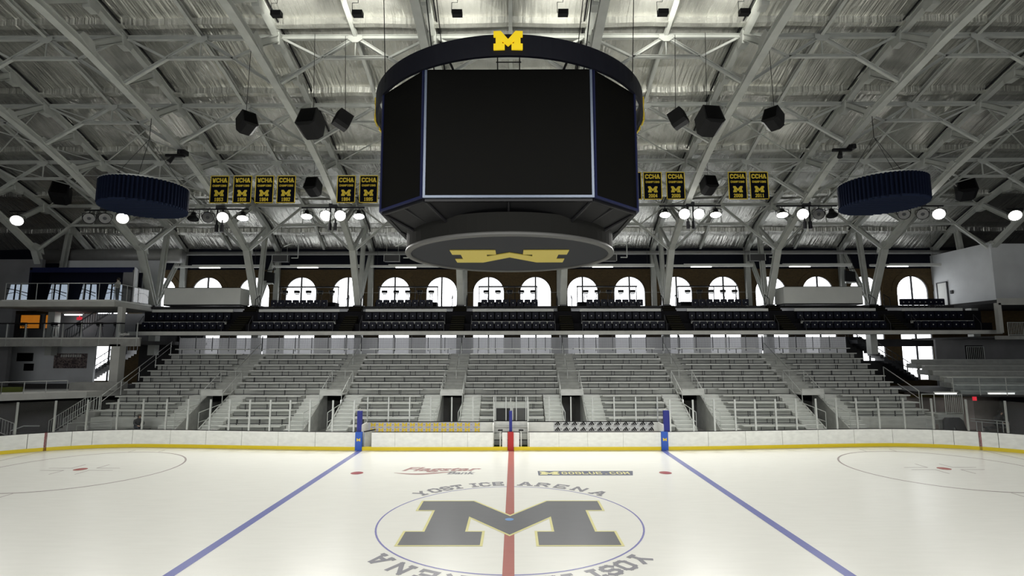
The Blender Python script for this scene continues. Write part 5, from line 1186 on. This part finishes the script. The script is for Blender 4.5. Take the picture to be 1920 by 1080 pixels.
# ------------------------------------------------------------------ people
def person(loc, rz, J, lab, top_m, leg_m, cap=None, cat='person'):
    # J: joints in metres, facing -Y locally; body grown as one skin from the pelvis
    names = ['pelvis', 'belly', 'chest', 'neck', 'chin', 'head', 'crown', 'nose'] ; P = dict(J)
    V, E, Rr = [], [], []; idx = {}
    def v(n, p, r): idx[n] = len(V); V.append(p); Rr.append(r)
    def e(a, b): E.append((idx[a], idx[b]))
    v('pelvis', P['pelvis'], (.17, .13)); v('belly', P['belly'], (.155, .12)); v('chest', P['chest'], (.19, .13)); v('neck', P['neck'], (.06, .06)); v('head', P['head'], (.085, .10)); v('crown', P['crown'], (.075, .085))
    for a, b in (('pelvis', 'belly'), ('belly', 'chest'), ('chest', 'neck'), ('neck', 'head'), ('head', 'crown')): e(a, b)
    hd = Vector(P['head']); v('nose', tuple(hd + Vector(P.get('face', (0, -.115, -.01)))), (.014, .014)); e('head', 'nose')
    for s in ('l', 'r'):
        v('sh' + s, P['sh' + s], (.07, .07)); v('el' + s, P['el' + s], (.05, .05)); v('wr' + s, P['wr' + s], (.032, .03)); v('ha' + s, P['ha' + s], (.04, .025))
        e('chest', 'sh' + s); e('sh' + s, 'el' + s); e('el' + s, 'wr' + s); e('wr' + s, 'ha' + s)
        d = (Vector(P['ha' + s]) - Vector(P['wr' + s])).normalized(); side = d.cross(Vector((0, 0, 1)));
        if side.length < .1: side = Vector((1, 0, 0))
        side.normalize(); h = Vector(P['ha' + s])
        for k, o in enumerate((-.033, -.011, .011, .033)):
            L_ = (.07, .085, .08, .06)[k]; v('f%s%d' % (s, k), tuple(h + side * o + d * L_ + Vector((0, -.01, -.015))), (.009, .009)); e('ha' + s, 'f%s%d' % (s, k))
        v('t' + s, tuple(Vector(P['wr' + s]).lerp(h, .5) + side * .055 + d * .03), (.011, .011)); e('ha' + s, 't' + s)
        v('hi' + s, P['hi' + s], (.10, .10)); v('kn' + s, P['kn' + s], (.065, .065)); v('an' + s, P['an' + s], (.042, .042)); v('to' + s, P['to' + s], (.04, .03))
        e('pelvis', 'hi' + s); e('hi' + s, 'kn' + s); e('kn' + s, 'an' + s); e('an' + s, 'to' + s)
    me = bpy.data.meshes.new('skin'); me.from_pydata(V, E, []); o = bpy.data.objects.new('skin', me); C.objects.link(o)
    m = o.modifiers.new('s', 'SKIN'); m.use_smooth_shade = True; me.skin_vertices[0].data[0].use_root = True
    for i, r in enumerate(Rr): me.skin_vertices[0].data[i].radius = r
    o.modifiers.new('d', 'SUBSURF').levels = 1
    dg = bpy.context.evaluated_depsgraph_get(); bm = bpy.data.meshes.new_from_object(o.evaluated_get(dg)); bpy.data.objects.remove(o)
    bm.materials.clear()
    for mm_ in (top_m, leg_m, skin_m, black): bm.materials.append(mm_)
    jz = Vector(P['belly']).lerp(Vector(P['pelvis']), .45); axis = (Vector(P['belly']) - Vector(P['pelvis'])).normalized()
    segs = [(0, 'pelvis', 'belly'), (0, 'belly', 'chest'), (2, 'neck', 'crown')]
    def dist(p, a, b):
        a, b = Vector(P[a]), Vector(P[b]); t_ = max(0, min(1, (p - a).dot(b - a) / max(1e-6, (b - a).length_squared))); return (p - a - (b - a) * t_).length
    S_ = [('pelvis', 'belly', 1, .1), ('belly', 'chest', 0, .15), ('chest', 'neck', 0, .12), ('head', 'crown', 2, .09), ('neck', 'head', 2, .07)]
    for s in ('l', 'r'): S_ += [('chest', 'sh' + s, 0, .08), ('sh' + s, 'el' + s, 0, .06), ('el' + s, 'wr' + s, 0, .045), ('wr' + s, 'ha' + s, 2, .03), ('hi' + s, 'kn' + s, 1, .08), ('kn' + s, 'an' + s, 1, .05), ('an' + s, 'to' + s, 3, .04)]
    for f in bm.polygons: f.material_index = min(S_, key=lambda q: dist(f.center, q[0], q[1]) - q[3])[2]; f.use_smooth = True
    for vv in bm.polygons: pass
    t = thing('person', loc, lab, cat); t.rotation_euler = (0, 0, rz)
    bo = bpy.data.objects.new('body', bm); C.objects.link(bo); bo.parent = t
    def child(mb, nm, m_, smooth=True):
        me_ = bpy.data.meshes.new(nm); me_.from_pydata([tuple(q) for q in mb.v], [], mb.f); me_.materials.append(m_)
        if smooth: me_.polygons.foreach_set('use_smooth', [True] * len(me_.polygons))
        c_ = bpy.data.objects.new(nm, me_); C.objects.link(c_); c_.parent = t
    h = Vector(P['head']); cr = Vector(P['crown'])
    hm = MB(); prof = [(.001, .17), (.06, .16), (.095, .12), (.108, .06), (.105, 0), (.1, -.03)]
    hm.rev(prof, 14, (h.x, h.y + .02)); hm.v = [(a, b, c + h.z + .01) for a, b, c in hm.v]; child(hm, 'cap' if cap else 'hair', cap or hair_m)
    if cap: bm_ = MB(); bm_.prism([(-.09, -.08), (.09, -.08), (.07, -.2), (-.07, -.2)], lambda a, b, d: (h.x + a, h.y + b, h.z + .05 + d), 0, .015); child(bm_, 'cap_brim', cap, False)
    for s in (-1, 1): ey = MB(); ey.tube((h.x + s * .035, h.y - .085, h.z + .01), (h.x + s * .035, h.y - .105, h.z + .01), .011, 8); child(ey, 'eye', black)
    return t
STAND = dict(pelvis=(0, 0, .95), belly=(0, 0, 1.12), chest=(0, 0, 1.36), neck=(0, 0, 1.5), head=(0, -.01, 1.62), crown=(0, 0, 1.72),
    shl=(.17, 0, 1.42), ell=(.27, -.06, 1.15), wrl=(.16, -.26, 1.14), hal=(.1, -.33, 1.16), shr=(-.17, 0, 1.42), elr=(-.27, -.06, 1.15), wrr=(-.14, -.28, 1.12), har=(-.06, -.33, 1.13),
    hil=(.09, 0, .88), knl=(.1, -.02, .5), anl=(.1, .02, .08), tol=(.11, -.14, .04), hir=(-.09, 0, .88), knr=(-.1, -.02, .5), anr=(-.1, .02, .08), tor=(-.11, -.14, .04))
SIT = dict(pelvis=(0, 0, .5), belly=(0, -.05, .66), chest=(0, -.14, .88), neck=(0, -.2, 1.02), head=(0, -.26, 1.13), crown=(0, -.27, 1.23),
    shl=(.2, -.14, .93), ell=(.28, -.28, .72), wrl=(.16, -.45, .62), hal=(.11, -.52, .6), shr=(-.2, -.14, .93), elr=(-.28, -.28, .72), wrr=(-.16, -.45, .62), har=(-.11, -.52, .6),
    hil=(.1, -.05, .48), knl=(.15, -.45, .5), anl=(.15, -.42, .1), tol=(.16, -.58, .05), hir=(-.1, -.05, .48), knr=(-.15, -.45, .5), anr=(-.15, -.42, .1), tor=(-.16, -.58, .05))
person((-29.9, 20.5, 9.6), -.3, STAND, 'person in a pale shirt standing at the glass rail of the upper left deck', shirt_m, trouser_m)
person((-23.6, 14.75, .62), 1.0, SIT, 'person in dark clothes sitting hunched behind the left corner glass', jacket_m, trouser_m)
person((30.9, 15.3, .6), 0.1, SIT, 'person in a dark jacket and cap sitting behind the right corner glass', jacket_m, trouser_m, black).scale = (1.2, 1.15, 1.12)
for x, y, z, lab in ((-23.6, 14.8, .62, 'low dark bench under the seated person at the left'), (30.9, 15.35, .6, 'low dark bench under the seated person at the right')):
    t = thing('low_bench', (x, y, 0), lab, 'bench', 'low benches behind the corner glass'); MB().box(x - .7, x + .7, y - .15, y + .25, z + .28, z + .36).build('seat', blackm, t)
    for s in (-.55, .55): MB().box(x + s - .04, x + s + .04, y - .1, y + .2, 0, z + .28).build('leg', blackm, t)
